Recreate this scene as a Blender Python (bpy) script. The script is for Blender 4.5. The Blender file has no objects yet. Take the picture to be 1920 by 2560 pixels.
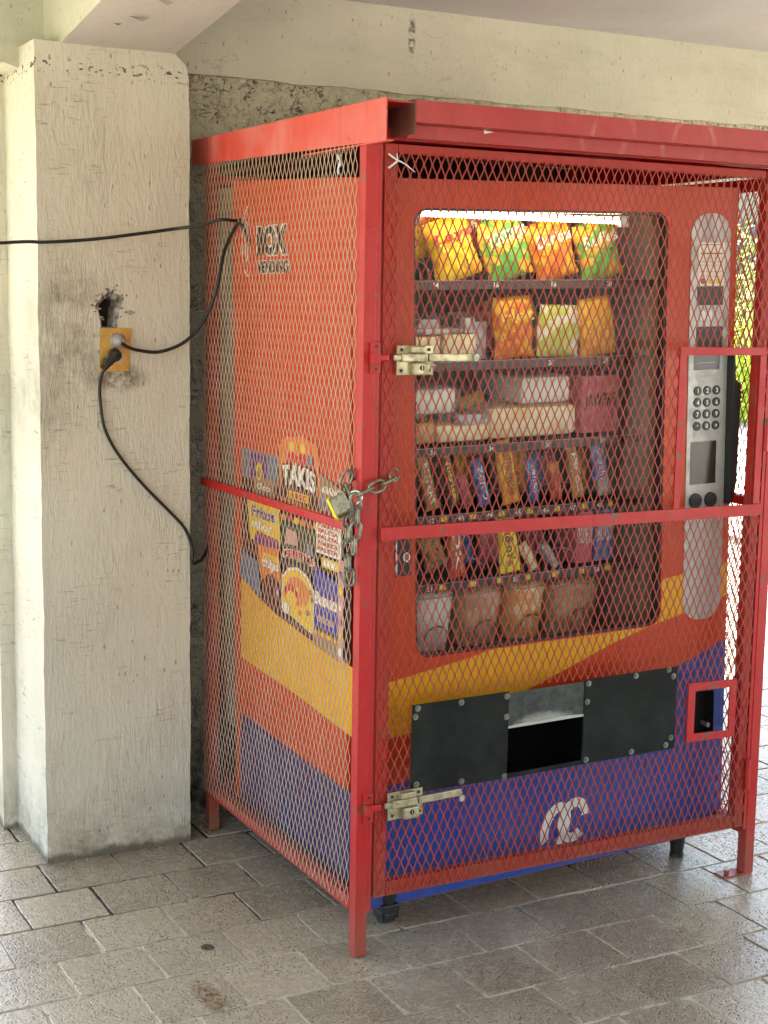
import bpy, bmesh, math, random
from mathutils import Vector, Matrix, Euler
from mathutils.geometry import tessellate_polygon
random.seed(7)
R_ = math.radians
scene = bpy.context.scene

# ------------------------------------------------------------------ camera
CAM = Vector((-1.61497356, -3.13733513, 1.64586041))
RT = Vector((0.88284888, -0.46935661, 0.01679999))
UP = Vector((0.05200041, 0.13323724, 0.98971905))
FW = Vector((0.46676956, 0.87289874, -0.14203509))
cd = bpy.data.cameras.new('camera'); cam = bpy.data.objects.new('camera', cd)
scene.collection.objects.link(cam); scene.camera = cam
M = Matrix.Identity(4)
for i in range(3):
    M[i][0] = RT[i]; M[i][1] = UP[i]; M[i][2] = -FW[i]; M[i][3] = CAM[i]
cam.matrix_world = M
cd.sensor_fit = 'HORIZONTAL'; cd.sensor_width = 36; cd.lens = 69.336
cd.clip_start = 0.05; cd.clip_end = 500
scene.render.resolution_x = 768; scene.render.resolution_y = 1024

# ------------------------------------------------------------------ world, sun, exposure
SUN_EL, SUN_AZ = R_(54), R_(14)          # azimuth measured from +Y towards +X
w = bpy.data.worlds.new('World'); scene.world = w; w.use_nodes = True
nt = w.node_tree; nt.nodes.clear()
sky = nt.nodes.new('ShaderNodeTexSky'); sky.sky_type = 'NISHITA'; sky.sun_disc = False
sky.sun_elevation = SUN_EL; sky.sun_rotation = SUN_AZ; sky.dust_density = 1.5
bg = nt.nodes.new('ShaderNodeBackground'); bg.inputs['Strength'].default_value = 0.15
wo = nt.nodes.new('ShaderNodeOutputWorld')
nt.links.new(sky.outputs[0], bg.inputs[0]); nt.links.new(bg.outputs[0], wo.inputs[0])
sd = bpy.data.lights.new('sun', 'SUN'); sd.energy = 4.6; sd.angle = R_(0.5); sd.color = (1, .95, .87)
sun = bpy.data.objects.new('sun', sd); scene.collection.objects.link(sun)
sv = Vector((math.sin(SUN_AZ)*math.cos(SUN_EL), math.cos(SUN_AZ)*math.cos(SUN_EL), math.sin(SUN_EL)))
sun.rotation_euler = sv.to_track_quat('Z', 'Y').to_euler(); sun.location = (3, 8, 12)
scene.view_settings.view_transform = 'Standard'; scene.view_settings.look = 'None'
scene.view_settings.gamma = 1; scene.view_settings.exposure = 2.5
scene.view_settings.use_white_balance = True; scene.view_settings.white_balance_temperature = 6950; scene.view_settings.white_balance_tint = 10

# ------------------------------------------------------------------ helpers
def pix(u, v): return FW + RT*((u-960)/3697.9) - UP*((v-1280)/3697.9)
def at_y(u, v, y): d = pix(u, v); return CAM + d*((y-CAM.y)/d.y)
def at_x(u, v, x): d = pix(u, v); return CAM + d*((x-CAM.x)/d.x)

def tag(o, label=None, cat=None, group=None, kind=None):
    if label: o['label'] = label
    if cat: o['category'] = cat
    if group: o['group'] = group
    if kind: o['kind'] = kind
    return o
def empty(name, loc=(0, 0, 0), rot=(0, 0, 0)):
    o = bpy.data.objects.new(name, None); scene.collection.objects.link(o)
    o.location = loc; o.rotation_euler = rot; o.empty_display_size = .1
    return o
def link(name, bm, mats, parent=None, smooth=False, loc=None, rot=None):
    bmesh.ops.recalc_face_normals(bm, faces=bm.faces)
    me = bpy.data.meshes.new(name); bm.to_mesh(me); bm.free()
    if not isinstance(mats, (list, tuple)): mats = [mats]
    for m in mats: me.materials.append(m)
    if smooth:
        for p in me.polygons: p.use_smooth = True
        if smooth != 'all':
            try: me.set_sharp_from_angle(angle=R_(35))
            except Exception: pass
    o = bpy.data.objects.new(name, me); scene.collection.objects.link(o)
    if parent: o.parent = parent
    if loc: o.location = loc
    if rot: o.rotation_euler = rot
    return o
def NB(): return bmesh.new()
def box(bm, x0, x1, y0, y1, z0, z1, bev=0, mi=0, mat=None):
    n0 = len(bm.faces)
    r = bmesh.ops.create_cube(bm, size=1)
    vs = r['verts']
    for v in vs:
        v.co = Vector((x0+(v.co.x+.5)*(x1-x0), y0+(v.co.y+.5)*(y1-y0), z0+(v.co.z+.5)*(z1-z0)))
    if bev:
        es = list({e for v in vs for e in v.link_edges})
        rr = bmesh.ops.bevel(bm, geom=es, offset=bev, segments=2, affect='EDGES', profile=.5)
        vs = list({v for f in rr['faces'] for v in f.verts} | {v for v in vs if v.is_valid})
    if mat:
        for v in vs: v.co = mat @ v.co
    if mi:
        for v in vs:
            for f in v.link_faces: f.material_index = mi
    return vs
def cyl(bm, p0, p1, r0, r1=None, n=16, mi=0, caps=True):
    p0, p1 = Vector(p0), Vector(p1); r1 = r0 if r1 is None else r1
    d = (p1-p0); q = d.to_track_quat('Z', 'Y').to_matrix()
    a = []; b = []
    for i in range(n):
        t = 2*math.pi*i/n; c = Vector((math.cos(t), math.sin(t), 0))
        a.append(bm.verts.new(p0+q@(c*r0))); b.append(bm.verts.new(p1+q@(c*r1)))
    fs = [bm.faces.new((a[i], a[(i+1) % n], b[(i+1) % n], b[i])) for i in range(n)]
    if caps: fs.append(bm.faces.new(a[::-1])); fs.append(bm.faces.new(b))
    for f in fs: f.material_index = mi
    return a+b
def tube(bm, pts, r, n=8, closed=False, mi=0):
    pts = [Vector(p) for p in pts]; m = len(pts); rings = []; up = None
    for i, p in enumerate(pts):
        if closed: t = pts[(i+1) % m]-pts[i-1]
        else: t = pts[min(i+1, m-1)]-pts[max(i-1, 0)]
        t.normalize()
        if up is None:
            up = t.cross(Vector((0.3, .2, .9)));
            if up.length < .01: up = t.cross(Vector((1, 0, 0)))
            up.normalize()
        up = (up - t*up.dot(t)).normalized(); s = t.cross(up)
        rr = r[i] if isinstance(r, (list, tuple)) else r
        rings.append([bm.verts.new(p+up*math.cos(2*math.pi*k/n)*rr+s*math.sin(2*math.pi*k/n)*rr) for k in range(n)])
    for i in range(m if closed else m-1):
        a, b = rings[i], rings[(i+1) % m]
        off = 0
        if closed and i == m-1:
            off = min(range(n), key=lambda o: (a[0].co-b[o].co).length)
        for k in range(n):
            f = bm.faces.new((a[k], a[(k+1) % n], b[(k+1+off) % n], b[(k+off) % n])); f.material_index = mi
    if not closed:
        bm.faces.new(rings[0][::-1]).material_index = mi; bm.faces.new(rings[-1]).material_index = mi
def spline(pts, n=8):
    pts = [Vector(p) for p in pts]; P = [pts[0]*2-pts[1]]+pts+[pts[-1]*2-pts[-2]]; out = []
    for i in range(1, len(P)-2):
        for k in range(n):
            t = k/n; a, b, c, d = P[i-1], P[i], P[i+1], P[i+2]
            out.append(.5*((2*b)+(c-a)*t+(2*a-5*b+4*c-d)*t*t+(3*b-a-3*c+d)*t**3))
    out.append(pts[-1]); return out
def plate(bm, outer, depth, fn, holes=(), mi=0):
    """flat plate from a 2D outline (with holes); fn(u, w, t) -> 3D, t in 0..depth"""
    loops = [list(outer)]+[list(h) for h in holes]
    tri = tessellate_polygon([[Vector((p[0], p[1], 0)) for p in l] for l in loops])
    flat = [p for l in loops for p in l]
    f0 = [bm.verts.new(fn(p[0], p[1], 0)) for p in flat]
    f1 = [bm.verts.new(fn(p[0], p[1], depth)) for p in flat]
    for t in tri:
        if len(set(t)) < 3: continue
        try:
            bm.faces.new([f0[i] for i in t]).material_index = mi
            bm.faces.new([f1[i] for i in reversed(t)]).material_index = mi
        except ValueError: pass
    o = 0
    for l in loops:
        n = len(l)
        for i in range(n):
            j = (i+1) % n
            bm.faces.new((f0[o+i], f0[o+j], f1[o+j], f1[o+i])).material_index = mi
        o += n
def rrect(x0, x1, z0, z1, r, n=6):
    out = []
    for cx, cz, a in ((x1-r, z1-r, 0), (x0+r, z1-r, 90), (x0+r, z0+r, 180), (x1-r, z0+r, 270)):
        for k in range(n+1):
            t = R_(a+90*k/n); out.append((cx+r*math.cos(t), cz+r*math.sin(t)))
    return out
def ellipse(cx, cz, rx, rz, n=20, a0=0, a1=360):
    return [(cx+rx*math.cos(R_(a0+(a1-a0)*k/n)), cz+rz*math.sin(R_(a0+(a1-a0)*k/n))) for k in range(n + (0 if a1-a0 == 360 else 1))]
def text_bm(bm, s, height, fn, width=None, bold=0.0, depth=.0008, mi=0, arch=0, align='CENTER'):
    """lettering: laid out around (0,0) in a plane, mapped by fn(u, w, t)"""
    cu = bpy.data.curves.new('t', 'FONT'); cu.body = s; cu.size = 1; cu.align_x = align; cu.align_y = 'CENTER'
    cu.offset = bold; cu.resolution_u = 3
    ob = bpy.data.objects.new('t', cu); scene.collection.objects.link(ob)
    dg = bpy.context.evaluated_depsgraph_get(); dg.update()
    me = bpy.data.meshes.new_from_object(ob.evaluated_get(dg))
    bpy.data.objects.remove(ob); bpy.data.curves.remove(cu)
    if not me.vertices: return
    xs = [v.co.x for v in me.vertices]; ys = [v.co.y for v in me.vertices]
    hx = max(xs)-min(xs); hy = max(ys)-min(ys); cx = (max(xs)+min(xs))/2; cy = (max(ys)+min(ys))/2
    sy = height/hy; sx = sy if width is None else width/hx
    vs = []
    for v in me.vertices:
        u = (v.co.x-cx)*sx; q = (v.co.y-cy)*sy
        if arch: q += arch*(1-(2*u/(hx*sx))**2)
        vs.append(bm.verts.new(fn(u, q, depth)))
    for p in me.polygons:
        try: bm.faces.new([vs[i] for i in p.vertices]).material_index = mi
        except ValueError: pass
    bpy.data.meshes.remove(me)

# ------------------------------------------------------------------ materials
MATS = {}
def base_mat(name, color, rough=.5, metal=0, **kw):
    m = bpy.data.materials.new(name); m.use_nodes = True
    b = m.node_tree.nodes['Principled BSDF']
    b.inputs['Base Color'].default_value = (*color, 1); b.inputs['Roughness'].default_value = rough
    b.inputs['Metallic'].default_value = metal
    for k, v in kw.items(): b.inputs[k.replace('_', ' ')].default_value = v
    return m
class G:
    """tiny node-graph builder"""
    def __init__(s, m): s.m = m; s.nt = m.node_tree; s.b = s.nt.nodes['Principled BSDF']
    def n(s, t, **kw):
        x = s.nt.nodes.new(t)
        for k, v in kw.items(): setattr(x, k, v)
        return x
    def l(s, a, b): s.nt.links.new(a, b)
    def pos(s, scale=(1, 1, 1), obj=False, rot=(0, 0, 0)):
        mp = s.n('ShaderNodeMapping'); mp.inputs['Scale'].default_value = scale; mp.inputs['Rotation'].default_value = rot
        if obj: s.l(s.n('ShaderNodeTexCoord').outputs['Object'], mp.inputs[0])
        else: s.l(s.n('ShaderNodeNewGeometry').outputs['Position'], mp.inputs[0])
        return mp.outputs[0]
    def noise(s, vec, scale, detail=3, rough=.55, dist=0):
        x = s.n('ShaderNodeTexNoise'); x.inputs['Scale'].default_value = scale; x.inputs['Detail'].default_value = detail
        x.inputs['Roughness'].default_value = rough; x.inputs['Distortion'].default_value = dist
        s.l(vec, x.inputs['Vector']); return x.outputs['Fac']
    def voro(s, vec, scale, feature='F1', out='Distance', rnd=1):
        x = s.n('ShaderNodeTexVoronoi'); x.feature = feature; x.inputs['Scale'].default_value = scale
        x.inputs['Randomness'].default_value = rnd; s.l(vec, x.inputs['Vector']); return x.outputs[out]
    def ramp(s, fac, stops, interp='LINEAR'):
        x = s.n('ShaderNodeValToRGB'); x.color_ramp.interpolation = interp
        e = x.color_ramp.elements
        while len(e) < len(stops): e.new(.5)
        for q, (p, c) in zip(e, stops):
            q.position = p; q.color = (c, c, c, 1) if not hasattr(c, '__len__') else (*c, 1)
        s.l(fac, x.inputs[0]); return x.outputs[0]
    def mix(s, fac, a, b, mode='MIX'):
        x = s.n('ShaderNodeMix', data_type='RGBA', blend_type=mode)
        for i, v in ((0, fac), (6, a), (7, b)):
            if isinstance(v, (int, float)): x.inputs[i].default_value = v
            elif isinstance(v, tuple): x.inputs[i].default_value = (*v, 1)
            else: s.l(v, x.inputs[i])
        return x.outputs[2]
    def math(s, op, a, b=0, c=None, clamp=False):
        x = s.n('ShaderNodeMath', operation=op, use_clamp=clamp)
        for i, v in enumerate((a, b) if c is None else (a, b, c)):
            if isinstance(v, (int, float)): x.inputs[i].default_value = v
            else: s.l(v, x.inputs[i])
        return x.outputs[0]
    def bump(s, h, strength=.3, dist=.01, normal=None):
        x = s.n('ShaderNodeBump'); x.inputs['Strength'].default_value = strength; x.inputs['Distance'].default_value = dist
        s.l(h, x.inputs['Height'])
        if normal: s.l(normal, x.inputs['Normal'])
        return x.outputs[0]
    def sep(s, v):
        x = s.n('ShaderNodeSeparateXYZ'); s.l(v, x.inputs[0]); return x.outputs
    def blob(s, cx, cy, cz, sx, sy, sz):
        """soft 0..1 mask round a place in the world"""
        v = s.pos(); x = s.n('ShaderNodeVectorMath', operation='SUBTRACT'); s.l(v, x.inputs[0]); x.inputs[1].default_value = (cx, cy, cz)
        y = s.n('ShaderNodeVectorMath', operation='MULTIPLY'); s.l(x.outputs[0], y.inputs[0]); y.inputs[1].default_value = (1/sx, 1/sy, 1/sz)
        z = s.n('ShaderNodeVectorMath', operation='LENGTH'); s.l(y.outputs[0], z.inputs[0])
        return s.math('SUBTRACT', 1, z.outputs['Value'], clamp=True)
    def color(s, c): s.l(c, s.b.inputs['Base Color'])
    def rough(s, c): s.l(c, s.b.inputs['Roughness'])
    def normal(s, c): s.l(c, s.b.inputs['Normal'])

def painted(name, col, dust=(.42, .26, .18), dustamt=.25, rough=.38, scale=9, rust=False, lowdirt=0.0, chips=0.0):
    m = base_mat(name, col, rough); g = G(m); p = g.pos()
    n1 = g.ramp(g.noise(p, scale, 5, .65), [(.42, 0), (.72, 1)])
    c = g.mix(g.math('MULTIPLY', n1, dustamt), col, dust)
    n2 = g.noise(g.pos((1, 1, .25)), 30, 4, .7)
    c = g.mix(g.math('MULTIPLY', g.ramp(n2, [(.5, 0), (.75, 1)]), .35), c, tuple(x*.62 for x in col))
    if chips:
        ch = g.ramp(g.noise(p, 22, 6, .7), [(.70-chips*.1, 0), (.73-chips*.1, 1)])
        c = g.mix(ch, c, (.16, .085, .05))
    if lowdirt:
        z = g.sep(g.pos())[2]
        f = g.math('MULTIPLY', g.ramp(z, [(.0, 1), (.26, 0)]), g.ramp(g.noise(p, 12, 5, .7), [(.3, .3), (.65, 1)]))
        c = g.mix(g.math('MULTIPLY', f, lowdirt), c, (.20, .12, .07))
    run = g.ramp(g.noise(g.pos((6, 6, .35)), 6, 4, .7), [(.55, 0), (.68, 1)])
    c = g.mix(g.math('MULTIPLY', run, .22), c, tuple(x*.55 for x in col))
    g.color(c)
    g.rough(g.ramp(n1, [(0, rough), (1, min(.9, rough+.3))]))
    g.normal(g.bump(g.noise(p, 55, 4, .6), .25, .003)); g.b.inputs['Specular IOR Level'].default_value = .38
    return m
RED = painted('red_paint', (.47, .011, .013), dustamt=.08, rough=.38, chips=1.0, lowdirt=.8)
RED_D = painted('red_paint_dusty_shade', (.42, .020, .014), dust=(.38, .17, .10), dustamt=.3, rough=.5, chips=.4, lowdirt=.9)  # dusty red of the door frame; also puts shade into the back posts
MESH_F = painted('mesh_red', (.33, .032, .018), dust=(.33, .11, .065), dustamt=.4, rough=.45, scale=5, lowdirt=.5)
MESH_S = painted('mesh_side_lit', (.50, .30, .20), dust=(.55, .47, .37), dustamt=.7, rough=.5, scale=4, lowdirt=.35)  # dusty tan, lightened: the light its strands catch is put into the colour
WRAP = painted('wrap_orange_red', (.58, .050, .010), dust=(.60, .11, .03), dustamt=.3, rough=.34, scale=3)
YEL = painted('wrap_yellow', (.80, .40, .012), dust=(.76, .27, .012), dustamt=.6, rough=.34, scale=6)
BLUE = painted('wrap_blue', (.020, .065, .32), dust=(.09, .10, .27), dustamt=.55, rough=.36, scale=4)
def plastic(name, c, rough=.45, **k): return base_mat(name, c, rough, **k)
BLACK = plastic('black_plastic', (.018, .018, .018), .42)
DARK = plastic('dark_interior', (.05, .038, .030), .7)
WHITE = plastic('white_ink', (.78, .77, .70), .5)
BLKINK = plastic('black_ink', (.012, .010, .012), .5)
CABLE = plastic('cable_rubber', (.014, .013, .012), .4)
def speck_metal(name, col, rough=.4, metal=.8, dark=(.1, .08, .05), amt=.6, s=40):
    m = base_mat(name, col, rough, metal); g = G(m); p = g.pos()
    n = g.ramp(g.noise(p, s, 5, .7), [(.42, 0), (.66, 1)])
    g.color(g.mix(g.math('MULTIPLY', n, amt), col, dark)); g.rough(g.ramp(n, [(0, rough), (1, .75)]))
    g.normal(g.bump(g.noise(p, s*3, 3), .2, .002)); return m
BRASS = speck_metal('brass_lock', (.52, .46, .30), .38, .75, (.20, .15, .08), .6)
STEEL = speck_metal('bare_steel', (.52, .50, .45), .38, .8, (.20, .17, .13), .5)
CHAIN_M = speck_metal('chain_steel', (.30, .28, .22), .42, .75, (.10, .09, .07), .6, 60)
ALU = speck_metal('brushed_grey', (.47, .47, .45), .42, .35, (.33, .33, .31), .5, 25)
BPLATE = speck_metal('black_sheet', (.009, .010, .009), .62, .0, (.040, .045, .040), .45, 7); BPLATE.node_tree.nodes['Principled BSDF'].inputs['Specular IOR Level'].default_value = .16
GREYBIT = plastic('grey_coil', (.30, .30, .32), .4, metal=.5)

def concrete(name, col, stretch=(9, 9, 2.2), bumpy=.5, dirt=(.20, .16, .10), specks=.5, rough=.85, extra=None, base_dirt=True, top_pits=False):
    m = base_mat(name, col, rough); g = G(m); p = g.pos()
    big = g.noise(p, 2.3, 4, .6)
    c = g.mix(g.ramp(big, [(.3, 0), (.7, 1)]), tuple(x*.90 for x in col), tuple(min(1, x*1.06) for x in col))
    fine = g.noise(g.pos(stretch), 7, 5, .68, 1.2)
    c = g.mix(g.math('MULTIPLY', g.ramp(fine, [(.30, 1), (.42, 0)]), .30), c, tuple(x*.62 for x in col))
    pp = g.pos((1, 1, .55)); wob = g.noise(p, 12, 2)
    v = g.voro(pp, 34); sel = g.ramp(g.noise(p, 3.5, 3, .6), [(.42, 0), (.62, 1)])
    pit = g.math('MULTIPLY', g.ramp(v, [(.06, 1), (.15, 0)]), sel)
    c = g.mix(g.math('MULTIPLY', pit, specks), c, tuple(x*.25 for x in dirt))
    if base_dirt:
        z = g.sep(p)[2]
        f = g.math('MULTIPLY', g.ramp(z, [(.0, 1), (.22, 0)]), g.ramp(g.noise(p, 14, 6, .75), [(.38, 0), (.6, 1)]))
        c = g.mix(g.math('MULTIPLY', f, .8), c, dirt)
        f = g.ramp(g.math('ADD', z, g.math('MULTIPLY', g.noise(p, 20, 4), .06)), [(.045, 1), (.062, 0)])
        c = g.mix(g.math('MULTIPLY', f, .85), c, (.09, .07, .045))
    if extra: c = extra(g, c, p)
    g.color(c)
    h = g.math('ADD', fine, g.math('MULTIPLY', g.noise(p, 60, 3), .35))
    h = g.math('SUBTRACT', h, g.math('MULTIPLY', pit, 1.2))
    zn = g.ramp(g.noise(g.pos((1, 1, .7)), 5, 3, .6), [(.42, 0), (.60, 1)])
    h = g.math('ADD', h, g.math('MULTIPLY', g.math('MULTIPLY', g.noise(g.pos((8, 8, 2.0)), 8, 3, .6, .8), zn), 1.3))
    g.normal(g.bump(h, bumpy, .008)); return m
def pillar_extra(g, c, p):
    mus = g.ramp(g.noise(p, 9, 6, .75), [(.36, 0), (.62, 1)])
    st = g.math('MULTIPLY', g.math('MULTIPLY', g.ramp(g.blob(-.43, .95, 1.56, .13, .5, .22), [(0, 0), (.55, 1)]), mus), .75)
    c = g.mix(st, c, (.10, .085, .055))
    st = g.math('MULTIPLY', g.math('MULTIPLY', g.ramp(g.blob(-.50, .95, 1.34, .09, .5, .20), [(0, 0), (.7, 1)]), mus), .5)
    c = g.mix(st, c, (.14, .11, .07))
    st = g.math('MULTIPLY', g.math('MULTIPLY', g.ramp(g.blob(-.30, .95, 1.415, .11, .5, .05), [(0, 0), (.6, 1)]), g.ramp(g.noise(p, 30, 5, .7), [(.42, 0), (.56, 1)])), .8)
    c = g.mix(st, c, (.08, .065, .045))
    # row of pits under the beam
    z = g.sep(p)[2]
    band = g.ramp(g.math('ABSOLUTE', g.math('SUBTRACT', z, 2.262)), [(.006, 1), (.028, 0)])
    pit = g.math('MULTIPLY', band, g.ramp(g.noise(g.pos((1.2, 1, 1.8)), 42, 2, .5), [(.575, 0), (.61, 1)]))
    c = g.mix(pit, c, (.055, .04, .028))
    x = g.sep(p)[0]
    zone = g.math('MULTIPLY', g.ramp(g.noise(g.pos((1, 1, .7)), 5, 3, .6), [(.40, 0), (.58, 1)]), g.ramp(g.math('MULTIPLY', x, -1), [(.22, .15), (.34, 1)]))
    rip = g.ramp(g.noise(g.pos((10, 10, 1.6)), 9, 3, .6, .8), [(.40, 1), (.54, 0)])
    c = g.mix(g.math('MULTIPLY', g.math('MULTIPLY', rip, zone), .22), c, (.33, .275, .18))
    hs = g.ramp(g.noise(g.pos((1.2, 1.2, 9), rot=(0, .12, 0)), 13, 3, .65, .6), [(.34, 1), (.42, 0)])
    c = g.mix(g.math('MULTIPLY', g.math('MULTIPLY', hs, g.ramp(g.noise(p, 6, 3), [(.46, 0), (.6, 1)])), .6), c, (.20, .16, .09))
    c = g.mix(g.ramp(g.noise(p, 1.6, 2), [(.4, 0), (.65, .5)]), c, g.mix(.35, c, (.66, .48, .36)))
    return c
PILLAR = concrete('pillar_plaster', (.65, .605, .485), bumpy=.5, extra=pillar_extra)
def beam_extra(g, c, p):
    ln = g.ramp(g.math('ABSOLUTE', g.math('SUBTRACT', g.noise(g.pos((1, 1, 2)), 5, 5, .6, .5), .5)), [(.0015, 1), (.007, 0)])
    c = g.mix(g.math('MULTIPLY', g.math('MULTIPLY', ln, g.ramp(g.noise(p, 3, 2), [(.52, 0), (.6, 1)])), .5), c, (.20, .17, .10))
    st = g.math('MULTIPLY', g.ramp(g.blob(.73, 1.1, 2.475, .016, .3, .075), [(0, 0), (.5, 1)]), g.ramp(g.noise(p, 55, 4, .7), [(.44, 0), (.56, 1)]))
    c = g.mix(g.math('MULTIPLY', st, .9), c, (.05, .04, .03))
    sm = g.math('MULTIPLY', g.ramp(g.noise(g.pos((.6, 1, 2)), 4, 5, .7), [(.50, 0), (.70, 1)]), .28)
    return g.mix(sm, c, (.34, .31, .22))
PLAST = concrete('beam_plaster', (.60, .57, .44), stretch=(3, 3, 7), bumpy=.35, specks=.5, base_dirt=False, extra=beam_extra)
SOFF = concrete('soffit_paint', (.60, .56, .50), stretch=(3, 3, 3), bumpy=.22, specks=.25, base_dirt=False)
CEIL = concrete('ceiling_paint', (.56, .555, .54), stretch=(2, 2, 2), bumpy=.12, specks=.1, base_dirt=False)
def stucco():
    m = base_mat('rough_stucco', (.45, .42, .30), .9); g = G(m); p = g.pos()
    n1 = g.noise(p, 26, 3, .6, 1.0); n2 = g.noise(p, 48, 4, .7, .6)
    line = g.ramp(g.math('ABSOLUTE', g.math('SUBTRACT', n1, .5)), [(.004, 1), (.022, 0)])
    line = g.math('MULTIPLY', line, g.ramp(g.noise(p, 17, 2), [(.48, 0), (.56, 1)]))
    c = g.mix(g.ramp(n2, [(.30, 0), (.48, 1)]), (.36, .32, .20), (.66, .61, .44))
    c = g.mix(g.math('MULTIPLY', line, .9), c, (.08, .06, .035))
    dots = g.math('MULTIPLY', g.ramp(g.voro(p, 19), [(.06, 1), (.12, 0)]), g.ramp(g.noise(p, 8, 2), [(.52, 0), (.6, 1)]))
    c = g.mix(g.math('MULTIPLY', dots, .9), c, (.04, .03, .02))
    z = g.sep(p)[2]
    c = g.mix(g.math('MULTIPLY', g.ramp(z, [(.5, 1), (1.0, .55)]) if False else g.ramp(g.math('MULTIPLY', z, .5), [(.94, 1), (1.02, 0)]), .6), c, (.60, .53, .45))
    c = g.mix(g.math('MULTIPLY', g.ramp(z, [(.10, 1), (.45, 0)]), g.ramp(g.noise(p, 10, 5, .7), [(.3, .2), (.6, 1)])), c, (.035, .03, .022))
    g.color(c)
    h = g.math('SUBTRACT', g.math('ADD', g.math('MULTIPLY', n2, 1.1), g.math('MULTIPLY', g.noise(p, 14, 2), .8)), g.math('MULTIPLY', line, .8)); g.normal(g.bump(h, 1.0, .022)); return m
STUCCO = stucco()
def paver_mat():
    m = base_mat('paver_stone', (.2, .18, .16), .5); g = G(m); p = g.pos()
    rnd = g.n('ShaderNodeAttribute', attribute_name='tone').outputs['Fac']
    c = g.mix(rnd, (.22, .18, .115), (.45, .385, .27))
    c = g.mix(g.ramp(g.noise(p, 5, 5, .6), [(.35, 0), (.7, 1)]), c, g.mix(.5, c, (.50, .43, .32)))
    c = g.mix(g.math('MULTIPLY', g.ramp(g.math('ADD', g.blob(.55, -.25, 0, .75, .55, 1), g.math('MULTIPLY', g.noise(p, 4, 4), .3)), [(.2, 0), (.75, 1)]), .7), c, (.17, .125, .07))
    gr = g.noise(p, 180, 2, .8); c = g.mix(g.ramp(gr, [(.44, .0), (.62, .55)]), c, (.50, .45, .38))
    dk = g.voro(p, 95); sel = g.ramp(g.noise(p, 6, 3), [(.40, .15), (.62, 1)])
    pit = g.math('MULTIPLY', g.ramp(dk, [(.14, 1), (.34, 0)]), sel)
    c = g.mix(g.ramp(gr, [(.30, .6), (.42, 0)]), c, (.08, .065, .05)); c = g.mix(g.math('MULTIPLY', pit, .9), c, (.030, .024, .020))
    lt = g.math('MULTIPLY', g.ramp(g.voro(p, 31), [(.05, 1), (.11, 0)]), .6)
    c = g.mix(lt, c, (.50, .47, .42))
    spots = g.math('MULTIPLY', g.ramp(g.voro(p, 5.5), [(.05, 1), (.10, 0)]), g.ramp(g.noise(p, 2.2, 2), [(.48, 0), (.56, 1)]))
    c = g.mix(g.math('MULTIPLY', spots, .55), c, (.09, .075, .055))
    dusty = g.ramp(g.noise(p, 3.1, 6, .72), [(.50, 0), (.68, .5)]); c = g.mix(dusty, c, (.52, .46, .36))
    # rusty stain where the joint broke open and dust around the little drill hole
    s1 = g.math('MULTIPLY', g.ramp(g.blob(-.40, -.03, 0, .035, .11, 1), [(0, 0), (.5, 1)]), g.ramp(g.noise(p, 60, 4, .7), [(.4, 0), (.55, 1)]))
    c = g.mix(s1, c, (.16, .09, .035))
    s2 = g.ramp(g.blob(-.295, .222, 0, .040, .034, 1), [(.05, 0), (.4, .6)]); c = g.mix(s2, c, (.34, .32, .28))
    s3 = g.ramp(g.math('ADD', g.blob(-.305, .225, 0, .024, .028, 1), g.math('MULTIPLY', g.noise(p, 90, 2), .15)), [(.35, 0), (.42, 1)]); c = g.mix(s3, c, (.11, .075, .03))
    g.color(c)
    g.rough(g.ramp(g.noise(p, 40, 4, .7), [(.35, .13), (.7, .38)])); g.b.inputs['Specular IOR Level'].default_value = .6
    h = g.math('SUBTRACT', g.math('ADD', g.math('MULTIPLY', gr, .35), g.math('MULTIPLY', g.noise(p, 40, 4, .6), .8)), g.math('MULTIPLY', pit, 1.1))
    h = g.math('SUBTRACT', h, g.math('MULTIPLY', s3, 5))
    g.normal(g.bump(h, .75, .004)); return m
PAVER = paver_mat()
def grout_mat():
    m = base_mat('joint_mortar', (.3, .28, .24), .95); g = G(m); p = g.pos()
    y = g.sep(p)[1]
    f = g.math('ADD', g.noise(p, 2.2, 3, .6), g.math('MULTIPLY', y, -.22))
    c = g.mix(g.ramp(f, [(.34, 0), (.42, 1)]), (.05, .04, .03), (.60, .54, .42))
    c = g.mix(g.ramp(g.noise(p, 26, 3, .6), [(.55, 0), (.66, .7)]), c, (.12, .10, .07))
    g.color(c); g.normal(g.bump(g.noise(p, 160, 4), .7, .006)); return m
GROUT = grout_mat()

# ------------------------------------------------------------------ ground
def simple_ground(name, col, col2, sc):
    m = base_mat(name, col, .9); g = G(m); p = g.pos()
    g.color(g.mix(g.ramp(g.noise(p, sc, 5, .65), [(.35, 0), (.7, 1)]), col, col2)); g.normal(g.bump(g.noise(p, 30, 4), .4, .01)); return m
bm = NB()
for X0, X1, Y0, Y1, Z in ((-150, 150, -150, 150, -.012),):
    bm.faces.new([bm.verts.new(v) for v in ((X0, Y0, Z), (X1, Y0, Z), (X1, Y1, Z), (X0, Y1, Z))])
tag(link('ground', bm, simple_ground('pale_concrete_ground', (.55, .53, .48), (.44, .42, .38), 3)), kind='structure')
bm = NB()
Z = -.0030
bm.faces.new([bm.verts.new(v) for v in ((-5.2, -6.2, Z), (5.6, -6.2, Z), (5.6, 5.2, Z), (-5.2, 5.2, Z))])
tag(link('paving_bed', bm, GROUT), kind='structure')
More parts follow.
